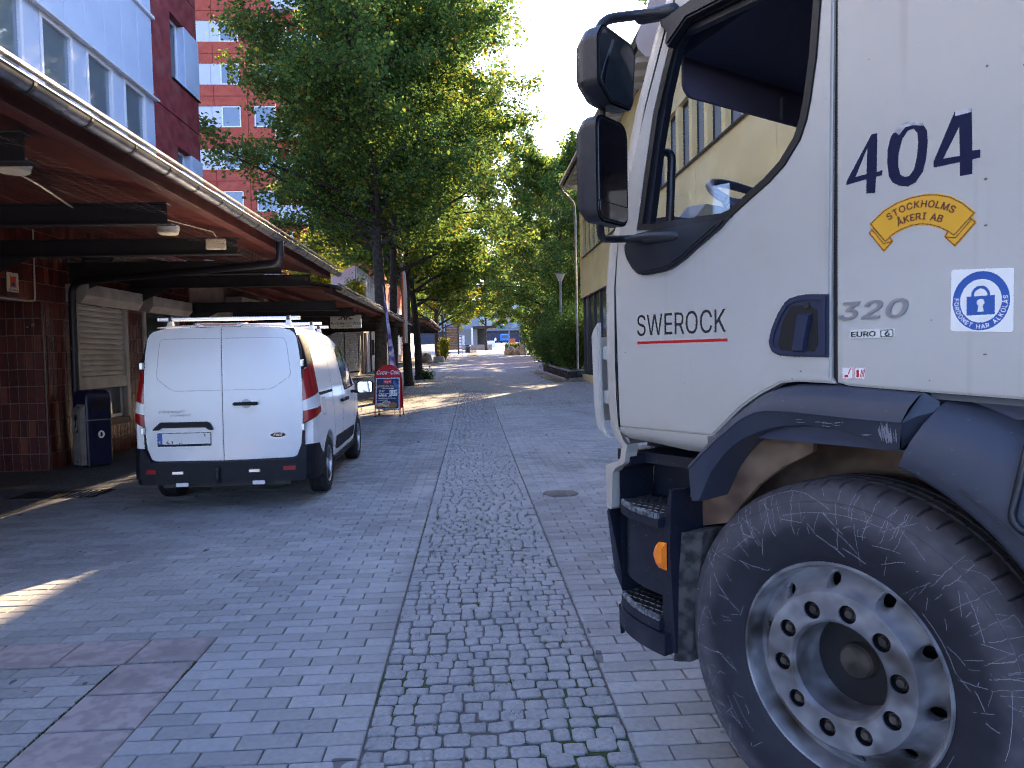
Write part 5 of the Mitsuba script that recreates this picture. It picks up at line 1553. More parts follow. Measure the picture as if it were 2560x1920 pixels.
PX = np.array([(0, .26), (.60, .255), (.80, .27), (.865, .34), (.885, .5), (.894, .62), (.897, .80), (.893, .98), (.878, 1.10), (.862, 1.2), (.845, 1.3), (.826, 1.42), (.803, 1.54), (.775, 1.645), (.745, 1.72), (.705, 1.772), (.64, 1.806), (.54, 1.822), (.38, 1.836), (.2, 1.843), (0, 1.845)])
SY = np.array([-.84, -.80, -.72, -.5, 0, .6, 1.1, 1.4, 1.65, 1.85, 2.1, 2.35, 2.58, 2.75, 3.0, 3.25, 3.42, 3.52, 3.56])
SZ = np.array([1.80, 1.828, 1.842, 1.848, 1.852, 1.85, 1.835, 1.81, 1.765, 1.68, 1.50, 1.30, 1.12, 1.07, 1.0, .92, .84, .76, .70])
SW = np.array([.955, .98, .995, 1, 1, 1, 1, 1, 1, .998, .995, .99, .985, .975, .955, .92, .87, .80, .72])


def ring(Y):
    zt, w = float(np.interp(Y, SY, SZ)), float(np.interp(Y, SY, SW))
    z = PX[:, 1].copy()
    b = .98
    hi = z > b
    if zt > b + .02:
        z[hi] = b + (z[hi] - b) * (zt - b) / (1.845 - b)
    else:
        z = .26 + (z - .26) * (zt - .26) / (1.845 - .26)
    x = PX[:, 0] * w
    if 1.7 < Y < 2.75 and zt > b:
        x = np.where(hi, x + (np.minimum(.86, x + .10) - x) * np.clip((1.845 - zt) / .7, 0, 1) * (PX[:, 0] > .3), x)
    return x, z


def bodyx(Y, Z):
    x, z = ring(Y)
    k = np.argmax(x)
    return float(np.interp(Z, z[3:16], x[3:16])) if True else 0


rings = []
YS = np.unique(np.concatenate([SY, np.linspace(-.5, 1.4, 12)]))
for Y in YS:
    x, z = ring(Y)
    r = [(x[i], Y, z[i]) for i in range(len(x))] + [(-x[i], Y, z[i]) for i in range(len(x) - 2, 0, -1)]
    rings.append(r)
body = man(loft(rings))
arches = [m3.Manifold.cylinder(.5, .375, circular_segments=48).rotate([0, 90, 0]).translate([s * .9 - .25, y, .315]) for s in (-1, 1) for y in (0, 2.66)]
body = body - m3.Manifold.batch_boolean(arches, m3.OpType.Add)
bd = tri(body)
_v = np.asarray(bd.vertices).copy()
_w = np.clip((-.35 - _v[:, 1]) / .49, 0, 1) ** 1.5
_v[:, 1] += _w * (.055 * np.clip((_v[:, 2] - .62) / 1.2, 0, None) ** 1.7 + .045 * (np.abs(_v[:, 0]) / .75) ** 3)
VA('body', TM(_v, bd.faces), 'm_van_paint', smooth=32)


def sub(mesh, e=.05):
    v, f = trimesh.remesh.subdivide_to_size(mesh.vertices, mesh.faces, e, max_iter=20)
    return TM(v, f)


def ry(x, z):
    return -.852 + .055 * np.clip((z - .62) / 1.2, 0, None) ** 1.7 + .045 * (np.abs(x) / .75) ** 3


def RP(poly, h, off=0.0, e=.06):
    """A panel on the rear face, polygon in (x, z), h proud."""
    m = sub(ext(poly, h), e)
    v = np.asarray(m.vertices)
    return TM(np.stack([v[:, 0], ry(v[:, 0], v[:, 1]) - off - v[:, 2], v[:, 1]], 1), m.faces)


def SPV(poly, h, off=0.0, side=1, e=.08):
    """A panel on the flank, polygon in (Y, z)."""
    m = sub(ext(poly, h), e)
    v = np.asarray(m.vertices)
    x = np.array([bodyx(a, b) for a, b in v[:, :2]]) + off + v[:, 2]
    f = np.asarray(m.faces)
    return TM(np.stack([x * side, v[:, 0], v[:, 1]], 1), f[:, ::side] if side > 0 else f[:, ::-1])


half = [(.004, .492), (.66, .50), (.70, .515), (.742, .62), (.757, .76), (.765, .95), (.764, 1.18), (.757, 1.38), (.742, 1.56), (.722, 1.69), (.70, 1.74), (.66, 1.772), (.58, 1.793), (.35, 1.806), (.004, 1.812)]
emb = Polygon([(-.56, 1.70), (.56, 1.70), (.60, 1.69), (.625, 1.64), (.66, 1.34), (.64, 1.30), (.50, 1.205), (.45, 1.186), (-.45, 1.186), (-.50, 1.205), (-.62, 1.30), (-.635, 1.34), (-.60, 1.65), (-.585, 1.69)]).buffer(-.02).buffer(.02)
for s in (-1, 1):
    p = Polygon([(s * x, z) for x, z in half])
    grv = emb.exterior.buffer(.0028)
    d = VA('rear_door', RP(p, .014, .0), 'm_van_paint', smooth=25, label=('left' if s < 0 else 'right') + ' rear door of the van')
    add('pressed_line', RP(p.buffer(-.01).intersection(emb.exterior.buffer(.0032)), .0008, .0138), 'm_recess_shade', d, M=VAN)  # flat darker strip painted for the shade in the pressed crease
    for z in (1.44, .80):
        add('hinge', xf(cbx(-.018, .018, -.03, .004, -.035, .035, .006), move(s * .772, -.835 + .03 * (z > 1), z)), 'm_aluminium', d, M=VAN)
    if s < 0:
        add('number_plate_light', RP(Polygon([(-.60, .882), (-.15, .88), (-.12, .865), (-.09, .81), (-.095, .797), (-.13, .80), (-.16, .825), (-.585, .828), (-.62, .805), (-.67, .803), (-.675, .815)]), .028, .013), 'm_van_plastic', d, M=VAN, label='black grip bar above the number plate')
        pl = add('number_plate', RP(rrect(-.638, .642, -.116, .776, .008), .008, .0135), 'm_black_ink', d, M=VAN)
        add('plate_face', RP(rrect(-.63, .664, -.122, .77, .005), .002, .0215), 'm_white_matte', pl, M=VAN)
        add('country_band', RP(rrect(-.63, .664, -.588, .77, .004), .001, .0236), 'm_blue_ink', pl, M=VAN)
        add('holder_band', RP(sbox(-.62, .645, -.2, .66), .001, .0216), 'm_navy_ink', pl, M=VAN)
        add('plate_characters', [RP(Polygon(q), .001, .0236) for q in ([(-.55, .671), (-.512, .671), (-.512, .678), (-.538, .678), (-.526, .70), (-.533, .702), (-.55, .678)], [(-.496, .671), (-.486, .671), (-.486, .695), (-.496, .695)], [(-.43, .676), (-.42, .669), (-.405, .669), (-.395, .678), (-.40, .68), (-.408, .675), (-.418, .675), (-.426, .682)], [(-.195, .757), (-.17, .757), (-.17, .735), (-.176, .735), (-.178, .748)])], 'm_black_ink', pl, M=VAN)
        fr_ = frame([0, -.8765, 0], [1, 0, 0], [0, 0, 1], [0, -1, 0])
        add('country_letter', xf(xf(text('S', .022, .001, bold=True), move(-.616, .675, 0)), fr_), 'm_white_matte', pl, M=VAN)
        add('model_lettering', [xf(fit(slant(text('TRANSIT', .03, .003, bold=True), .3), .262, .022), frame([-.612, -.862, .972], [1, 0, 0], [0, 0, 1], [0, -1, 0])), xf(fit(slant(text('CONNECT', .03, .003, bold=True), .3), .2, .018), frame([-.50, -.862, .938], [1, 0, 0], [0, 0, 1], [0, -1, 0]))], 'm_badge', d, M=VAN)
    else:
        add('handle_recess', RP(affinity.scale(Point(.228, 1.047).buffer(.046), 1.05, 1), .0012, .0135), 'm_recess_shade', d, M=VAN)
        add('handle', [xf(cbx(.105, .35, -.035, 0, -.017, .017, .012), move(0, -.868, 1.048))], 'm_van_plastic', d, M=VAN)
        ov = add('maker_badge', RP(E_(.077, .029) if False else affinity.translate(E_(.077, .029), .525, .729), .006, .0135), 'm_navy_ink', d, M=VAN, label='dark blue oval badge')
        add('badge_rim', RP(affinity.translate(E_(.077, .029).difference(E_(.071, .0245)), .525, .729), .0015, .0195), 'm_chrome', ov, M=VAN)
        add('badge_script', xf(fit(slant(text('Ford', .03, .0015), .35), .085, .03), frame([.483, -.8555 - .004, .716], [1, 0, 0], [0, 0, 1], [0, -1, 0])), 'm_chrome', ov, M=VAN)
mat('m_recess_shade', (.5, .5, .53), .3)  # greyed van paint: shade put into the colour of crease and handle recess
VA('door_gap', RP(Polygon([(-.775, .47), (.775, .47), (.785, 1.0), (.76, 1.6), (.7, 1.79), (0, 1.825), (-.7, 1.79), (-.76, 1.6), (-.785, 1.0)]), .004, -.002), 'm_rubber_seal')
VA('roof_spoiler', loft([[(x, y, z) for x, y, z in ((-.66, -.70, 1.815), (-.6, -.82, 1.818), (-.3, -.845, 1.833), (0, -.85, 1.838), (.3, -.845, 1.833), (.6, -.82, 1.818), (.66, -.70, 1.815))], [(x, y, z) for x, y, z in ((-.66, -.70, 1.812), (-.62, -.79, 1.806), (-.3, -.81, 1.815), (0, -.812, 1.818), (.3, -.81, 1.815), (.62, -.79, 1.806), (.66, -.70, 1.812))]], close=False, cap=False), 'm_van_paint')
VA('high_brake_light', hull([(-.20, -.853, 1.842), (.20, -.853, 1.842), (-.15, -.853, 1.822), (.15, -.853, 1.822), (-.2, -.8, 1.845), (.2, -.8, 1.845), (-.15, -.8, 1.822), (.15, -.8, 1.822)]), 'm_red_lens', label='red high brake light at the roof edge')
VA('brake_light_housing', hull([(-.25, -.846, 1.848), (.25, -.846, 1.848), (-.18, -.846, 1.814), (.18, -.846, 1.814), (-.25, -.75, 1.85), (.25, -.75, 1.85), (-.18, -.78, 1.814), (.18, -.78, 1.814)]), 'm_van_paint')

# bumper
plan = Polygon([(-.905, -.36), (-.905, -.62), (-.87, -.80), (-.80, -.885), (-.6, -.925), (0, -.945), (.6, -.925), (.80, -.885), (.87, -.80), (.905, -.62), (.905, -.36), (.8, -.36), (.8, -.7), (-.8, -.7), (-.8, -.36)])
lo = ext(plan.buffer(-.02), .03)
bm = [xf(ext(plan, .165), move(0, 0, .325)), xf(ext(plan.buffer(-.018), .055), move(0, 0, .2702))]
for s in (-1, 1):
    bm.append(hull([(s * .70, -.90, .485), (s * .80, -.882, .485), (s * .87, -.80, .485), (s * .90, -.62, .485), (s * .903, -.48, .485), (s * .765, -.87, .61), (s * .80, -.86, .625), (s * .865, -.79, .625), (s * .897, -.66, .62), (s * .78, -.6, .6), (s * .78, -.5, .485), (s * .7, -.8, .485)]))
bp = VA('rear_bumper', bm, 'm_van_plastic', smooth=30)
by = lambda x: float(np.interp(abs(x), [0, .6, .8, .87], [-.945, -.925, -.885, -.80]))
for x0, x1 in ((-.733, -.634), (.584, .70)):
    add('reflector', hull([(x, by(x) + .01 - d, z) for x in (x0, x1) for z in (.384, .424) for d in (0, .016)]), 'm_red_lens', bp, M=VAN)
for x in (-.425, .306):
    add('step_lamp', cbx(x - .055, x + .055, by(x) - .010, by(x) + .02, .372, .408, .006), 'm_aluminium', bp, M=VAN)
    wl_ = VA('work_lamp', [cbx(x - .03, x + .105, -.93, -.87, .245, .298, .015)], 'm_dark_metal', label='small white work lamp hanging under the bumper')
    add('lens', cbx(x - .022, x + .097, -.936, -.929, .252, .291, .012), 'm_clear_lens', wl_, M=VAN)
    add('bracket', cbx(x + .01, x + .06, -.91, -.9, .296, .33, .002), 'm_aluminium', wl_, M=VAN)
add('tow_hitch', [blob([(-.04, -.97, .415)], [.027]), tube(bend([(-.04, -.97, .40), (-.04, -.97, .30), (-.04, -.8, .27)], .06), .019, 8)], 'm_dark_metal', bp, M=VAN, smooth=40)
add('tow_socket', cbx(-.13, -.06, -.9, -.84, .25, .31, .01), 'm_dark_metal', bp, M=VAN)
add('recess_line', [RP(LineString([(-.52, .36), (-.5, .44), (-.2, .45), (-.17, .44)]).buffer(.002), .001, .094), RP(LineString([(.5, .36), (.46, .44), (.15, .45)]).buffer(.002), .001, .094)], 'm_rubber_seal', bp, M=VAN)

# lamps wrapping the corner, black pillar strips
def wrap(z0, z1, s, d=.006, n=7):
    """A strip round the rear corner, z0(u) to z1(u) for u from the door edge to the flank."""
    P = np.array([(.757, -.838), (.80, -.834), (.84, -.815), (.872, -.775), (.893, -.71), (.9035, -.63), (.9045, -.59)])
    rows = []
    for k in np.linspace(0, 1, n):
        row = []
        for u in np.linspace(0, 1, 13):
            zz = z0(u) + (z1(u) - z0(u)) * k
            x = np.interp(u, np.linspace(0, 1, 7), P[:, 0]) - (.897 - bodyx(-.6, zz))
            y = np.interp(u, np.linspace(0, 1, 7), P[:, 1]) + .045 * (1 - u) + .055 * max(0, (zz - .62) / 1.2) ** 1.7 * (1 - .7 * u)
            row.append((s * (x + d * min(1, .3 + u)), y - d * (1 - u), zz))
        rows.append(row)
    m = loft(rows, close=False, cap=False)
    return m if s < 0 else TM(m.vertices, np.asarray(m.faces)[:, ::-1])


for s in (-1, 1):
    tl = VA('tail_lamp', wrap(lambda u: 1.10 + .1 * (u - .5), lambda u: 1.345 + .1 * u, s, .012), 'm_red_lens', smooth=True, label=('left' if s < 0 else 'right') + ' red tail lamp with a clear band')
    add('clear_band', wrap(lambda u: .955 + .045 * u, lambda u: 1.10 + .1 * (u - .5), s, .013), 'm_clear_lens', tl, M=VAN, smooth=True)
    add('lower_red', wrap(lambda u: .835 + .11 * u, lambda u: .955 + .045 * u, s, .012), 'm_red_lens', tl, M=VAN, smooth=True)
    add('lamp_body', wrap(lambda u: .825 + .11 * u, lambda u: 1.355 + .1 * u, s, .004), 'm_rubber_seal', tl, M=VAN)
    VA('pillar_strip', wrap(lambda u: 1.35 + .1 * u, lambda u: 1.735 - .02 * u, s, .012), 'm_van_plastic', smooth=True)

# flanks
for s in (-1, 1):
    gl = Polygon([(1.22, 1.56), (1.42, 1.625), (1.72, 1.62), (1.98, 1.46), (2.34, 1.10), (1.36, 1.085)])
    VA('side_window', [SPV(gl.buffer(.018), .003, 0, s), ], 'm_rubber_seal', smooth=40)
    add('pane', SPV(gl, .002, .0035, s), 'm_glass_dark', f'{van}__side_window' + ('' if s < 0 else '_001'), M=VAN, smooth=40)
    lines = [LineString([(1.12, .45), (1.12, 1.0), (1.14, 1.3), (1.2, 1.6)]), LineString([(2.22, .6), (2.30, 1.05)]), LineString([(-.62, 1.12), (.4, 1.11)]), LineString([(.42, .6), (.36, .95), (.40, 1.2), (.42, 1.55), (.62, 1.64), (1.05, 1.66)]), LineString([(-.35, 1.06), (-.2, 1.06), (-.2, .88), (-.35, .88), (-.35, 1.06)]), LineString([(.42, .45), (2.2, .43)])]
    VA('panel_gap', [SPV(l.buffer(.0035), .0012, 0, s) for l in lines], 'm_recess_dark', kind='stuff')
    VA('slide_rail', SPV(sbox(-.58, 1.095, .38, 1.125), .004, 0, s), 'm_van_plastic')
    for y in (1.0, 1.36):
        h_ = VA('door_handle', [xf(cbx(-.11, .11, -.018, .018, -.02, .02, .01), frame([s * (bodyx(y, .96) + .018), y, .96], [0, 1, 0], [1 * s, 0, 0], [0, 0, 1]))], 'm_van_plastic')
    VA('side_moulding', SPV(Polygon([(.52, .56), (2.15, .545), (2.12, .43), (1.95, .405), (.62, .40), (.52, .42)]), .012, 0, s), 'm_van_plastic')
    VA('sill', cbx(-.0, 0, 0, 0, 0, 0) if False else hull([(s * x, y, z) for y in (.42, 2.25) for x, z in ((.87, .26), (.885, .33), (.8, .25), (.8, .33))]), 'm_van_plastic')
mat('m_recess_dark', (.12, .12, .13), .6)
# mirrors
for s in (-1, 1):
    mm = VA('wing_mirror', [blob([(s * 1.0, 1.98, 1.02), (s * 1.15, 2.0, 1.03), (s * 1.0, 1.98, 1.13), (s * 1.16, 2.0, 1.12), (s * 1.08, 2.08, 1.07)], [.035] * 5, 12), hull([(s * .88, 1.98, 1.0), (s * .88, 2.08, 1.0), (s * .88, 1.98, 1.04), (s * 1.0, 1.99, .99), (s * 1.0, 2.04, .99), (s * 1.0, 1.99, 1.03)])], 'm_van_plastic', smooth=40)
    add('glass', xf(ext(rrect(-.095, -.073, .095, .073, .03), .002), frame([s * 1.077, 1.942, 1.074], [1, 0, 0], [0, .05, 1], [0, -1, 0])), 'm_mirror', mm, M=VAN)
    VA('corner_trim', SPV(Polygon([(2.02, 1.10), (2.36, 1.09), (2.12, 1.32)]), .006, 0, s), 'm_van_plastic')
ws = [(x, y, z) for x, y, z in ()]
wr = []
for Y in np.linspace(1.78, 2.52, 8):
    x, z = ring(Y)
    wr.append([(xx, Y - .0, zz + .006) for xx, zz in [(float(np.interp(q, [0, .2, .38, .54, .64, .70], [0, .2, .38, .54, .64, .70])) * k, float(np.interp(abs(q), PX[::-1][:6, 0] * float(np.interp(Y, SY, SW)), z[::-1][:6]))) for q in np.linspace(-.62, .62, 9) for k in (1,)]])
VA('windscreen', loft(wr, close=False, cap=False), 'm_glass_dark')
# roof rack
for Y in (-.5, .80, 1.30):
    z = float(np.interp(Y, SY, SZ)) + .042
    rk = VA('rack_bar', [cbx(-.70, .70, Y - .022, Y + .022, z, z + .036, .006)], 'm_white_rack')
    add('bar_groove', bx(-.69, .69, Y - .0235, Y - .0222, z + .021, z + .026), 'm_aluminium', rk, M=VAN)
    for s in (-1, 1):
        add('end_cap', bx(s * .70 if s > 0 else -.712, .712 if s > 0 else -.70, Y - .02, Y + .02, z + .002, z + .034), 'm_aluminium', rk, M=VAN)
        add('foot', hull([(s * .57, Y - .02, z), (s * .61, Y - .02, z), (s * .57, Y + .02, z), (s * .61, Y + .02, z), (s * .56, Y - .03, z - .06), (s * .63, Y - .03, z - .075), (s * .56, Y + .03, z - .06), (s * .63, Y + .03, z - .075)]), 'm_white_rack', rk, M=VAN)
        add('clamp', cbx(s * .59 - .017, s * .59 + .017, Y - .026, Y + .026, z - .004, z + .041, .003), 'm_dark_metal', rk, M=VAN)
mat('m_white_rack', (.74, .75, .77), .3, metal=.3)
# wheels
tyre_p = [(.19, .06), (.205, .095), (.24, .103), (.285, .098), (.305, .085), (.312, .07), (.313, .042), (.306, .04), (.306, .032), (.3135, .03), (.3135, .004), (.307, .002), (.307, -.006), (.3135, -.008), (.313, -.045), (.306, -.047), (.306, -.055), (.312, -.057), (.305, -.085), (.24, -.1), (.19, -.06)]
sp = []
for k in range(5):
    a = 2 * math.pi * k / 5 + .3
    for d in (-.14, .14):
        sp.append(hull([(r * math.cos(a + q), r * math.sin(a + q), z) for r, q, z in ((.05, d * 1.2 - .1, .075), (.05, d * 1.2 + .1, .075), (.19, d * .9 - .055, .088), (.19, d * .9 + .055, .088), (.05, d * 1.2, .05), (.19, d * .9, .06))]))
for s in (-1, 1):
    for y in (0, 2.66):
        Mw = VAN @ frame([s * .788, y, .315], [0, 1, 0], [0, 0, 1], [s, 0, 0]) @ np.diag([1, 1 if s > 0 else 1, 1, 1.0])
        F = frame([s * .788, y, .315], np.array([0, s, 0]), [0, 0, 1], [s, 0, 0])
        w = VA('wheel', xf(TM(lathe(tyre_p, 72).vertices, np.asarray(lathe(tyre_p, 72).faces)[:, ::-1]), F), 'm_van_tyre', smooth=35)
        add('rim', [xf(join(sp), F), xf(lathe([(.207, .088), (.2, .094), (.19, .085), (.185, .05), (.19, -.02)], 48), F), xf(lathe([(0, .08), (.055, .078), (.06, .05)], 24), F)], 'm_aluminium', w, M=VAN, smooth=35)
        add('drum', xf(lathe([(0, .01), (.185, .01), (.185, -.06)], 32), F), 'm_rubber_seal', w, M=VAN)
mat('m_van_tyre', (.018, .018, .022), .75)
VA('underside', bx(-.62, .62, -.78, 3.3, .22, .28), 'm_rubber_seal')
VA('arch_liner', [bx(s * .66 - .01, s * .66 + .01, y - .4, y + .4, .27, .75) for s in (-1, 1) for y in (0, 2.66)], 'm_rubber_seal', kind='stuff')

# ------------------------------------------------------------------ street furniture and small things
mat('m_board_red', (.5, .012, .02), .35)
mat('m_poster_navy', (.02, .035, .12), .4)
mat('m_poster_blue', (.05, .16, .4), .4)
mat('m_poster_red', (.55, .03, .05), .4)
mat('m_poster_yellow', (.65, .5, .14), .4)
mat('m_poster_cream', (.6, .5, .32), .4)
mat('m_poster_brown', (.32, .15, .06), .4)
mat('m_navy_plastic', (.008, .011, .045), .35)
mat('m_steel_dull', speckle((.34, .33, .32), (.44, .43, .41), 30, (.2, .19, .18), 6, .5), .4, metal=.55)
mat('m_stone', speckle((.3, .27, .24), (.4, .36, .32), 12, (.2, .18, .16), 2, .5), .85)
mat('m_pink_stone', speckle((.36, .26, .22), (.44, .33, .28), 6, (.25, .18, .16), 1.2, .5), .85)
mat('m_brown_wood', speckle((.14, .075, .035), (.2, .11, .05), 6), .7)
mat('m_grey_wood', speckle((.2, .2, .22), (.28, .28, .3), 9), .75)
mat('m_lamp_grey', (.2, .22, .26), .5)
mat('m_soil', (.05, .035, .025), .95)
mat('m_boulder', speckle((.3, .2, .12), (.42, .3, .2), 5, (.12, .1, .08), 2, .5), .9)

ab = thing('lunch_board', 'red arched pavement board advertising lunch, standing beside the van near the first lime trunk', 'sign board')
BM = frame([-2.03, 17.62, float(zg(17.6))], [.995, -.1, 0], [.1, .995, 0], [0, 0, 1]) @ move()


def AB(name, mesh, m, parent=ab, **kw):
    return add(name, mesh, m, parent, M=BM, **kw)


lean = lambda z: (z / 1.23) * .2          # both faces lean together at the top
tiltF = frame([0, 0, 0], [1, 0, 0], [0, .16, .987], [0, -.987, .16])   # poster plane: x right, y up, z outwards
a = np.linspace(0, math.pi, 15)
arch = lambda r, h: [(-r, 0)] + [(-r * math.cos(t), h + (1.235 - h) * math.sin(t)) for t in a] + [(r, 0)]
for s, nm in ((1, 'front'), (-1, 'rear')):
    Tm = tiltF if s == 1 else frame([0, .42, 0], [1, 0, 0], [0, -.16, .987], [0, .987, .16])
    pts = np.array([(x, y, 0) for x, y in arch(.298, .95)])
    AB('frame_tube', xf(tube(pts, .013, 8), Tm), 'm_board_red', smooth=True, label=None)
AB('arch_panel', xf(ext(Polygon([(x, max(y, .93)) for x, y in arch(.285, .955)]), .012), tiltF @ move(0, 0, -.006)), 'm_board_red')
AB('rear_panel', xf(ext(Polygon([(x, max(y, .18)) for x, y in arch(.285, .955)]), .012), frame([0, .42, 0], [-1, 0, 0], [0, -.16, .987], [0, .987, .16]) @ move(0, 0, -.006)), 'm_board_red')
AB('brand_lettering', xf(slant(text('Coca-Cola', .095, .002, bold=True, center=True), .35), tiltF @ frame([-.0, 1.01, .007], [.82, 0, 0], [0, 1, 0], [0, 0, 1])), 'm_white_matte')
AB('poster_border', xf(ext(sbox(-.285, .175, .285, .925), .014), tiltF @ move(0, 0, -.006)), 'm_window_white')
po = AB('poster', xf(ext(sbox(-.265, .195, .265, .905), .002), tiltF @ move(0, 0, .0082)), 'm_poster_navy', label='navy lunch poster')


def PO(name, poly, m, d=.0105):
    return add(name, xf(ext(poly, .0012), tiltF @ move(0, 0, d)), m, po, M=BM)


PO('logo_box', sbox(-.105, .775, .1, .895), 'm_poster_red')
add('logo_script', xf(slant(text('Arya', .055, .001, center=True), .35), tiltF @ move(-.02, .81, .012)), 'm_white_matte', po, M=BM)
PO('blue_shape', Polygon([(.12, .79), (.14, .87), (.17, .86), (.2, .80), (.255, .74), (.25, .66), (.2, .66), (.16, .72)]), 'm_poster_blue')
add('headline', xf(text('DAGENSLUNCH', .05, .001, bold=True, center=True), tiltF @ frame([0, .70, .0105], [.98, 0, 0], [0, 1, 0], [0, 0, 1])), 'm_poster_yellow', po, M=BM)
rr = np.random.default_rng(9)
bars = []
for y, x0, x1 in ((.665, -.13, .1), (.62, -.21, -.07), (.583, -.21, -.085), (.545, -.21, .04), (.465, -.21, .1), (.43, -.21, .19), (.385, -.21, .0)):
    x = x0
    while x < x1:
        w = rr.uniform(.012, .03)
        bars.append(sbox(x, y, min(x + w, x1), y + .014))
        x += w + .005
PO('print_lines', unary_union(bars), 'm_white_matte')
PO('paper_strip', sbox(-.222, .495, -.02, .525), 'm_white_matte')
PO('paper_strip', sbox(.085, .655, .145, .685), 'm_white_matte')
PO('price_note', sbox(.045, .49, .23, .635), 'm_white_matte')
add('price', xf(text('119', .075, .001, center=True), tiltF @ frame([.138, .525, .0125], [1, 0, 0], [0, 1, 0], [0, 0, 1])), 'm_lamp_grey', po, M=BM)
for x, y, rx, ry_, m in ((-.15, .26, .1, .06, 'm_poster_brown'), (-.16, .275, .07, .035, 'm_poster_cream'), (.0, .29, .12, .075, 'm_poster_cream'), (.0, .31, .08, .045, 'm_stone'), (.16, .26, .1, .07, 'm_poster_brown'), (.17, .275, .07, .04, 'm_poster_cream'), (.05, .22, .06, .025, 'm_poster_brown')):
    PO('dish', affinity.scale(Point(x, y).buffer(1, quad_segs=8), rx, ry_).intersection(sbox(-.262, .198, .262, .5)), m, .0105 + .0013 * rr.integers(0, 4) + .0002 * len(_last))
AB('cross_bar', [tube([(-.2, .03, .05), (-.2, .03, .2)], .008, 6), tube([(.17, .03, .05), (.17, .03, .2)], .008, 6)], 'm_dark_metal')
AB('rubber_foot', [cbx(x - .02, x + .02, y - .02, y + .02, 0, .03, .005) for x in (-.298, .298) for y in (0, .42)], 'm_rubber_seal', kind='stuff')

# feather flags
mat('m_flag_purple', speckle((.1, .06, .22), (.6, .6, .72), 7, (.05, .05, .2), 3, .6), .7)
mat('m_flag_white', (.75, .72, .68), .7)
mat('m_flag_orange', (.6, .14, .04), .7)
fl = thing('feather_flag', 'narrow purple and white feather banner rising just right of the first lime trunk', 'banner')
z = float(zg(19.6))
add('pole', tube([(-2.12, 19.6, z), (-2.2, 19.6, z + 1.8), (-2.3, 19.6, z + 3.3)], .012, 6), 'm_dark_metal', fl)
add('base', cbx(-2.35, -1.9, 19.4, 19.8, z, z + .05, .01), 'm_dark_metal', fl)
add('sail', ext(Polygon([(-2.13, z + .2), (-1.93, z + .2), (-1.98, z + 1.0), (-2.1, z + 1.9), (-2.2, z + 2.7), (-2.30, z + 3.35), (-2.28, z + 2.9), (-2.2, z + 1.8)]), .004), 'm_flag_purple', fl, M=frame([0, 19.602, 0], [1, 0, 0], [0, 0, 1], [0, -1, 0]))
fl = thing('feather_flag', 'white and orange feather flag behind the second lime trunk', 'banner')
z = float(zg(26.2))
add('pole', tube([(-2.47, 26.8, z), (-2.47, 26.8, z + 4.6)], .014, 6), 'm_dark_metal', fl)
add('sail', ext(Polygon([(-2.46, z + 1.7), (-2.29, z + 1.7), (-2.27, z + 3.6), (-2.31, z + 4.2), (-2.46, z + 4.6)]), .004), 'm_flag_white', fl, M=frame([0, 26.8, 0], [1, 0, 0], [0, 0, 1], [0, -1, 0]))
add('edge_band', ext(Polygon([(-2.475, z + 1.69), (-2.40, z + 1.69), (-2.41, z + 4.5), (-2.475, z + 4.6)]), .008), 'm_flag_orange', fl, M=frame([0, 26.802, 0], [1, 0, 0], [0, 0, 1], [0, -1, 0]))

# litter bin with ashtray column
bn = thing('litter_bin', 'dark navy litter bin with a steel ashtray column beside the drainpipe', 'bin')
NM = frame([-5.46, 10.72, 0], [.66, .751, 0], [-.751, .66, 0], [0, 0, 1])


def BN(name, mesh, m, parent=bn, **kw):
    return add(name, mesh, m, parent, M=NM, **kw)


shape = rrect(0, 0, .36, .44, .045)
BN('body', xf(ext(shape, .63), move(0, 0, .03)), 'm_navy_plastic', smooth=35)
BN('foot', xf(ext(shape.buffer(-.03), .03), np.eye(4)), 'm_rubber_seal')
BN('seam_ring', xf(ext(shape.buffer(.004), .012), move(0, 0, .664)), 'm_lamp_grey')
hood = [[(x * k + .18 * (1 - k), y * k + .22 * (1 - k), z) for x, y in np.array(shape.exterior.coords)[:-1]] for z, k in ((.677, 1), (.95, 1.0), (1.03, .96), (1.075, .86), (1.095, .7), (1.10, .4))]
hd2 = BN('hood', loft(hood), 'm_navy_plastic', smooth=40)
add('opening', hull([(.08, -.004, .82), (.28, -.004, .82), (.08, -.004, .94), (.28, -.004, .94), (.09, .01, .83), (.27, .01, .83), (.09, .01, .93), (.27, .01, .93)]), 'm_rubber_seal', hd2, M=NM)
add('opening', hull([(.364, .1, .80), (.364, .34, .80), (.364, .1, .95), (.364, .34, .95), (.35, .1, .8), (.35, .34, .8), (.35, .1, .95), (.35, .34, .95)]), 'm_rubber_seal', hd2, M=NM)
BN('emblem', xf(ext(affinity.scale(Point(0, 0).buffer(.055), .8, 1).difference(affinity.scale(Point(0, 0).buffer(.032), .6, 1)), .003), frame([.2, -.0035, .46], [1, 0, 0], [0, 0, 1], [0, -1, 0])), 'm_white_matte')
col = BN('ashtray_column', hull([(-.075, .01, .04), (-.001, .01, .04), (-.075, .27, .04), (-.001, .27, .04), (-.075, .01, .80), (-.075, .27, .80), (-.001, .01, .9), (-.001, .27, .9)]), 'm_steel_dull')
add('dark_label', xf(ext(Polygon([(-.055, 0), (.055, 0), (.055, .2), (.03, .25), (0, .265), (-.03, .25), (-.055, .2)]), .002), frame([-.0762, .14, .5], [0, -1, 0], [0, 0, 1], [-1, 0, 0])), 'm_black_ink', col, M=NM)
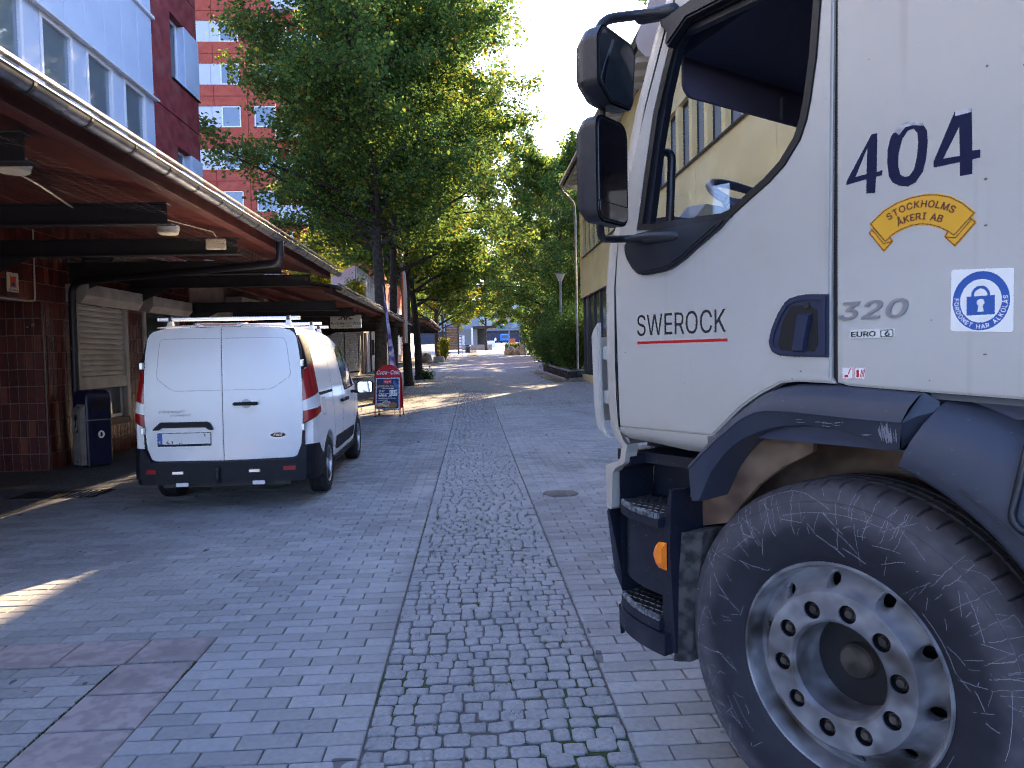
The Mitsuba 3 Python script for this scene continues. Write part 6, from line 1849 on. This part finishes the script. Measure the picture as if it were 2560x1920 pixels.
add('cigarette_symbol', [xf(ext(Polygon([(-.03, .01), (-.012, .0), (.03, .07), (.012, .08)]), .001), frame([-.0785, .14, .51], [0, -1, 0], [0, 0, 1], [-1, 0, 0])), xf(ext(LineString([(-.04, .09), (-.03, .13), (-.045, .17)]).buffer(.004).union(LineString([(.03, .1), (.045, .14), (.02, .18)]).buffer(.004)), .001), frame([-.0785, .14, .5], [0, -1, 0], [0, 0, 1], [-1, 0, 0]))], 'm_white_matte', col, M=NM)
add('cigarette_filter', xf(ext(Polygon([(.012, .042), (.02, .03), (.045, .07), (.027, .082)]), .0012), frame([-.079, .14, .51], [0, -1, 0], [0, 0, 1], [-1, 0, 0])), 'm_poster_yellow', col, M=NM)
add('lock', xf(ext(Point(0, 0).buffer(.016, quad_segs=2), .002), frame([-.0762, .14, .09], [0, -1, 0], [0, 0, 1], [-1, 0, 0])), 'm_dark_metal', col, M=NM)
add('stub_hole', [xf(ext(Point(x, 0).buffer(.012), .002), frame([-.040, .14, .852], [0, -1, 0], [.6, 0, .8], [-.8, 0, .6])) for x in (-.025, .025)], 'm_black_ink', col, M=NM)

# street lamps
def lamp(x, y, h, label, r=.06):
    t = thing('street_lamp', label, 'street lamp', 'post top street lamps on the right')
    z = float(zg(y))
    add('post', tube([(x, y, z), (x, y, z + h * .5), (x, y, z + h * .9)], [r * 1.15, r, r * .85], 14), 'm_lamp_grey', t, smooth=True)
    add('collar', xf(lathe([(r * .9, 0), (r * 1.35, .03), (r * 1.35, .18), (r * .9, .2)], 16), move(x, y, z + h * .87)), 'm_lamp_grey', t, smooth=30)
    add('lamp_bowl', xf(lathe([(.07, 0), (.11, .05), (.24, .34), (.25, .36), (0, .36)], 24), move(x, y, z + h * .9)), 'm_clear_bowl', t, smooth=30)
    add('cap', xf(lathe([(.25, .35), (.36, .36), (.36, .385), (.2, .42), (0, .43)], 24), move(x, y, z + h * .9)), 'm_lamp_grey', t, smooth=30)


mat('m_clear_bowl', (.45, .46, .45), .25)
lamp(4.62, 38.0, 5.15, 'grey street lamp with a conical head in front of the trees by the yellow building')
lamp(4.35, 86.0, 4.0, 'far thin street lamp beside the hedge')

# the planter
pt = thing('planter', 'low dark slatted planter with shrubs at the foot of the yellow building', 'planter')
pp = [(3.72, 38.5), (4.0, 30.3), (5.3, 31.6), (5.6, 38.5)]
for (ax, ay), (bx_, by_) in zip(pp, pp[1:]):
    L = math.hypot(bx_ - ax, by_ - ay)
    n = max(4, int(L / .42))
    for i in range(n):
        for f0, f1, m_, zz0, zz1, th in ((i / n + .006, (i + 1) / n - .02, 'm_brown_wood_dark', .03, .36, .03),):
            p0, p1 = np.array([ax + (bx_ - ax) * f0, ay + (by_ - ay) * f0]), np.array([ax + (bx_ - ax) * f1, ay + (by_ - ay) * f1])
            d = (p1 - p0) / np.linalg.norm(p1 - p0)
            nn = np.array([-d[1], d[0]]) * th
            zb = float(zg(p0[1]))
            add('board', hull([(*(p + q), zb + z) for p in (p0, p1) for q in (nn, -nn) for z in (zz0, zz1)]), m_, pt)
    p0, p1 = np.array([ax, ay]), np.array([bx_, by_])
    d = (p1 - p0) / L
    nn = np.array([-d[1], d[0]]) * .06
    add('top_rail', hull([(*(p + q), float(zg(p[1])) + z) for p in (p0, p1) for q in (nn, -nn) for z in (.36, .42)]), 'm_grey_wood', pt)
    k = np.array([-d[1], d[0]])
    add('kerb', hull([(*(p - k * q), float(zg(p[1])) + z) for p in (p0 - d * .3, p1 + d * .3) for q in (.35, .2) for z in (-.05, .1)]), 'm_stone', pt)
mat('m_brown_wood_dark', speckle((.03, .027, .03), (.06, .052, .05), 8), .7)
add('soil', loft([[(x, y, float(zg(y)) + .32) for x, y in pp], [(x, y, float(zg(y)) + .33) for x, y in pp]]), 'm_soil', pt)
ll = []
g = np.random.default_rng(77)
P = np.concatenate([np.stack([g.uniform(3.2, 5.6, 500), g.uniform(28.8, 31.5, 500), np.zeros(500)], 1), np.stack([g.uniform(3.0, 3.8, 400), g.uniform(30, 40, 400), np.zeros(400)], 1), np.stack([g.uniform(-4.5, 4.0, 110), g.uniform(9, 34, 110), np.zeros(110)], 1), np.stack([g.normal(-2.6, .7, 500), g.uniform(19, 36, 500), np.zeros(500)], 1)])
P[:, 2] = zg(P[:, 1]) + .006
V, F, colr = leaves(P, .07, g, (0, 0, .4, .5, 1.5, 2.5, 3), up=2.5)
put('fallen_leaves', mikit.ply(TM(V, F), 'm_leaf', color=colr), None, 'scattered brown and yellow fallen leaves on the paving', 'leaves', None, 'stuff')

# the far end of the street
def block(name, x, y, w, d, h, m, label, cat, b=.03, rz=0.0, group=None, rough=0.0):
    t = thing(name, label, cat, group)
    return t


st_ = thing('stone_seat', 'square pale stone seat block standing by the far left tree', 'seat')
z = float(zg(57))
add('block', cbx(-2.95, -2.15, 56.7, 57.4, z, z + .46, .03), 'm_stone', st_)
bo = thing('boulder', 'small mossy boulder at the foot of the dark lime trunks', 'boulder')


def rock(c, r, seed):
    m = trimesh.creation.icosphere(3, 1.0)
    v = np.asarray(m.vertices)
    k = .75 + .5 * meshkit.fbm(v * 1.3 + seed, 3, seed)
    v = v * k[:, None] * np.array(r)
    v[:, 2] = np.maximum(v[:, 2], -r[2] * .5)
    return TM(v + np.array(c), m.faces)


add('stone', rock((-3.4, 55, float(zg(55)) + .25), (.45, .4, .45), 3), 'm_boulder', bo, smooth=40)
for i, (x, y, r, lab) in enumerate(((4.0, 76, .7, 'left one of the two brown boulders below the hedge'), (4.9, 75, .65, 'right one of the two brown boulders below the hedge'))):
    b = thing('boulder', lab, 'boulder')
    add('stone', rock((x, y, float(zg(y)) + .25), (r, .5, .62), 10 + i), 'm_boulder', b, smooth=40)
ps = thing('notice_panel', 'pale beige upright panel on posts right of the boulders', 'panel')
z = float(zg(70))
add('panel', cbx(4.5, 5.0, 69.9, 70.0, z + .25, z + 1.5, .02), 'm_poster_cream', ps)
for x in (4.45, 5.03):
    add('post', cbx(x - .03, x + .03, 69.92, 69.98, z - .02, z + 1.4, .005), 'm_dark_metal', ps)
fb = thing('litter_bin', 'tall black litter bin in front of the low stone wall at the far end', 'bin')
z = float(zg(91))
add('body', xf(lathe([(0, 0), (.3, 0), (.34, .75), (.36, .78), (.36, .86), (.3, .95), (0, 1.0)], 20), move(-.5, 91, z)), 'm_black_plastic', fb, smooth=30)
add('rim', xf(lathe([(.34, .76), (.375, .77), (.375, .83), (.34, .84)], 20), move(-.5, 91, z)), 'm_lamp_grey', fb)
kb = thing('wooden_kiosk', 'brown slatted wooden screen structure beside the street far ahead', 'kiosk')
z = float(zg(84))
for x in (-2.9, -1.5):
    add('post', cbx(x - .08, x + .08, 83.9, 84.1, z, z + 3.4, .01), 'm_brown_wood_dark', kb)
for i in range(9):
    add('board', cbx(-2.82, -1.58, 83.95, 84.02, z + .5 + i * .3, z + .76 + i * .3, .01), 'm_brown_wood', kb)
for i in range(9):
    add('rung', cbx(-1.42, -1.15, 83.95, 84.05, z + .3 + i * .33, z + .4 + i * .33, .01), 'm_grey_wood', kb)
add('side_post', cbx(-1.15, -1.05, 83.9, 84.1, z, z + 3.5, .01), 'm_grey_wood', kb)
pw = thing('stone_wall', 'low pinkish stone wall across the square at the end of the street', 'wall')
z = float(zg(110))
for i in range(4):
    add('block', cbx(-1.4 + i * 1.1, -1.4 + (i + 1) * 1.1 - .015, 110, 110.6, z - .1, z + .78, .02), 'm_pink_stone', pw)
hg = thing('hedge', 'clipped low hedge below the far street lamp', 'hedge')
g = np.random.default_rng(4)
P = np.stack([g.uniform(4.3, 6.0, 4200), g.uniform(93, 95.5, 4200), float(zg(94)) + g.uniform(.05, 1.0, 4200)], 1)
V, F, colr = leaves(P, .2, g, (1, 3, 4, 4, 2, 1, 0))
put('foliage', mikit.ply(TM(V, F), 'm_leaf', color=colr), hg)
add('core', cbx(4.4, 5.9, 93.2, 95.3, float(zg(94)), float(zg(94)) + .85, .05), 'm_soil', hg)
pv = thing('grey_pavilion', 'small grey pavilion with dark flat roof and white column at the street end', 'building')
z = float(zg(125))
add('wall', bx(-4.5, 1.0, 128, 132, z, z + 3.4), 'm_lamp_grey', pv)
add('bay', bx(1.0, 2.6, 129, 132, z, z + 3.3), 'm_dark_metal', pv)
add('roof', cbx(.2, 4.2, 124.5, 132.5, z + 3.35, z + 3.75, .03), 'm_dark_metal', pv)
add('column', cbx(-.05, .25, 122.2, 122.5, z, z + 3.4, .02), 'm_window_white', pv)
add('door', cbx(-2.2, -1.2, 127.9, 128.0, z, z + 2.3, .02), 'm_window_white', pv)
add('parapet', cbx(2.6, 4.4, 140, 140.3, float(zg(140)), float(zg(140)) + 1.2, .02), 'm_window_white', pv)
gb = thing('glass_building', 'blue grey glass fronted building closing the far end of the square', 'building')
z = float(zg(260))
add('base', bx(-40, 60, 262, 280, z - 1, z + 4.2), 'm_navy_plastic', gb)
add('upper', bx(-40, 60, 261.2, 280, z + 4.2, z + 15), 'm_lamp_grey', gb)
for i in range(9):
    for j in range(3):
        add('pane', cbx(3 + i * 2.2, 5.1 + i * 2.2, 261.0, 261.19, z + 4.8 + j * 3.2, z + 7.7 + j * 3.2, .02), 'm_sky_glass', gb)
add('fascia', cbx(-40, 60, 260.9, 262.1, z + 3.8, z + 4.19, .02), 'm_dark_metal', gb)
bt = thing('blue_truck', 'small bright blue truck parked far off at the end of the street', 'truck')
mat('m_truck_blue', (.01, .16, .5), .35)
z = float(zg(225))
add('cab', hull([(9.0, 225, z + .5), (11.2, 225, z + .5), (9.0, 227, z + .5), (11.2, 227, z + .5), (9.1, 225.2, z + 2.6), (11.1, 225.2, z + 2.6), (9.1, 227, z + 2.7), (11.1, 227, z + 2.7), (9.0, 224.9, z + 1.4), (11.2, 224.9, z + 1.4)]), 'm_truck_blue', bt)
add('windscreen', hull([(9.2, 224.9, z + 1.5), (11.0, 224.9, z + 1.5), (9.3, 225.1, z + 2.4), (10.9, 225.1, z + 2.4), (9.2, 225.3, z + 1.5), (11, 225.3, z + 2.4)]), 'm_glass_dark', bt)
add('box', cbx(8.9, 11.3, 227.1, 232, z + .8, z + 2.9, .03), 'm_truck_blue', bt)
for x in (9.0, 10.9):
    for y in (225.9, 230.5):
        add('wheel', xf(lathe([(0, -.14), (.45, -.14), (.47, -.1), (.47, .1), (.45, .14), (0, .14)], 20), frame([x + .1, y, z + .47], [0, 1, 0], [0, 0, 1], [1, 0, 0])), 'm_rubber_seal', bt)
add('bumper', cbx(8.95, 11.25, 224.8, 225.0, z + .4, z + .8, .02), 'm_dark_metal', bt)
pe = thing('person', 'distant person in a pale jacket and dark trousers walking in front of the glass building', 'person')
x, y, z = 6.9, 216, float(zg(216))
bones = [((x - .1, y, z + .08), (x - .09, y, z + .5), .055, .07), ((x - .09, y, z + .5), (x - .07, y, z + .92), .07, .1), ((x + .12, y + .15, z + .08), (x + .1, y + .05, z + .5), .055, .07), ((x + .1, y + .05, z + .5), (x + .07, y, z + .92), .07, .1)]
add('trousers', [blob([a_, b_], [r1, r2], 10) for a_, b_, r1, r2 in bones] + [blob([(x - .1, y - .06, z + .05), (x - .1, y + .08, z + .05)], [.05, .05], 8), blob([(x + .12, y + .09, z + .05), (x + .12, y + .23, z + .05)], [.05, .05], 8)], 'm_brown_wood_dark', pe, smooth=60)
add('jacket', [blob([(x, y, z + .9), (x - .12, y, z + 1.4), (x + .12, y, z + 1.4)], [.17, .13, .13], 12), blob([(x - .22, y, z + 1.4), (x - .27, y, z + 1.1)], [.075, .06], 10), blob([(x - .27, y, z + 1.1), (x - .22, y - .12, z + .88)], [.06, .05], 10), blob([(x + .22, y, z + 1.4), (x + .28, y, z + 1.1)], [.075, .06], 10), blob([(x + .28, y, z + 1.1), (x + .26, y + .1, z + .86)], [.06, .05], 10)], 'm_flag_white', pe, smooth=60)
add('head', [blob([(x, y, z + 1.5), (x, y, z + 1.55)], [.06, .06], 10), blob([(x, y - .01, z + 1.63), (x, y - .03, z + 1.70)], [.085, .1], 12), blob([(x, y - .12, z + 1.655)], [.018], 8)], 'm_skin', pe, smooth=60)
mat('m_skin', (.5, .3, .22), .6)
add('hair', blob([(x, y + .02, z + 1.72), (x, y + .04, z + 1.66)], [.1, .075], 12), 'm_poster_cream', pe, smooth=60)
ob = thing('orange_barrier', 'orange works barrier standing right of the blue truck', 'barrier')
z = float(zg(170))
for k in range(3):
    add('rail', cbx(8.6, 10.0, 170, 170.08, z + .35 + .42 * k, z + .62 + .42 * k, .01), 'm_flag_orange', ob)
for x in (8.65, 9.9):
    add('post', cbx(x - .05, x + .05, 170.08, 170.2, z, z + 1.55, .01), 'm_flag_orange', ob)

# third shop block and what stands behind it on the left
s3 = thing('white_shop', 'far white and red fronted shop under the small far canopy', 'shop')
z = float(zg(45))
wall = sbox(44.62, 0, 76, 5.4)
op = [(46 + 4 * i, 1.0, 47.2 + 4 * i, 3.3) for i in range(7)]
for o in op:
    wall = wall.difference(sbox(*o))
add('wall', ext(wall, .3), 'm_beige_render', s3, M=m_yz)
for i, o in enumerate(op):
    add('door', bx(WX - .15, WX - .1, o[0], o[2], o[1], o[3]), ('m_red_render', 'm_window_white', 'm_dark_metal')[i % 3], s3)
    add('door_frame', cbx(WX + .0, WX + .06, o[0] - .12, o[0], o[1] - .2, o[3] + .15, .01), 'm_window_white', s3)
    add('shop_window', cbx(WX + .001, WX + .05, o[2] + .3, o[2] + 2.3, zg(o[0]) + .6, zg(o[0]) + 2.5, .02), 'm_window_white', s3)
tc = [(-24, 150, 13, 6), (-14, 165, 12, 6), (18, 130, 13, 6), (26, 150, 14, 7), (16, 175, 12, 6), (34, 190, 14, 7), (-9, 120, 11, 5)]
for i, (x, y, h, R) in enumerate(tc):
    tree(x, y, h, 3.0, R, .4, 6000, .42, 90 + i, ('rounded green tree', 'broad green tree', 'tall leafy tree', 'spreading tree', 'middle tree', 'large rear tree', 'small tree')[i] + (' far behind the left shops' if x < 0 else ' far behind on the right of the square'), weights=(4, 5, 4, 3, 2, 1, .2), group='background trees round the square', nlimb=16)
for i, (x, y, h, R) in enumerate(((13.5, 40, 21, 5.5), (15, 30, 19, 5.0))):
    tree(x, y, h, 6.0, R, .5, 13000, .24, 120 + i, ('tall tree behind the yellow building, its shade falling on the street', 'second tall tree standing behind the yellow building roof')[i], weights=(4, 5, 4, 2, 1, .5, .1), group='tall trees behind the yellow building', nlimb=26)
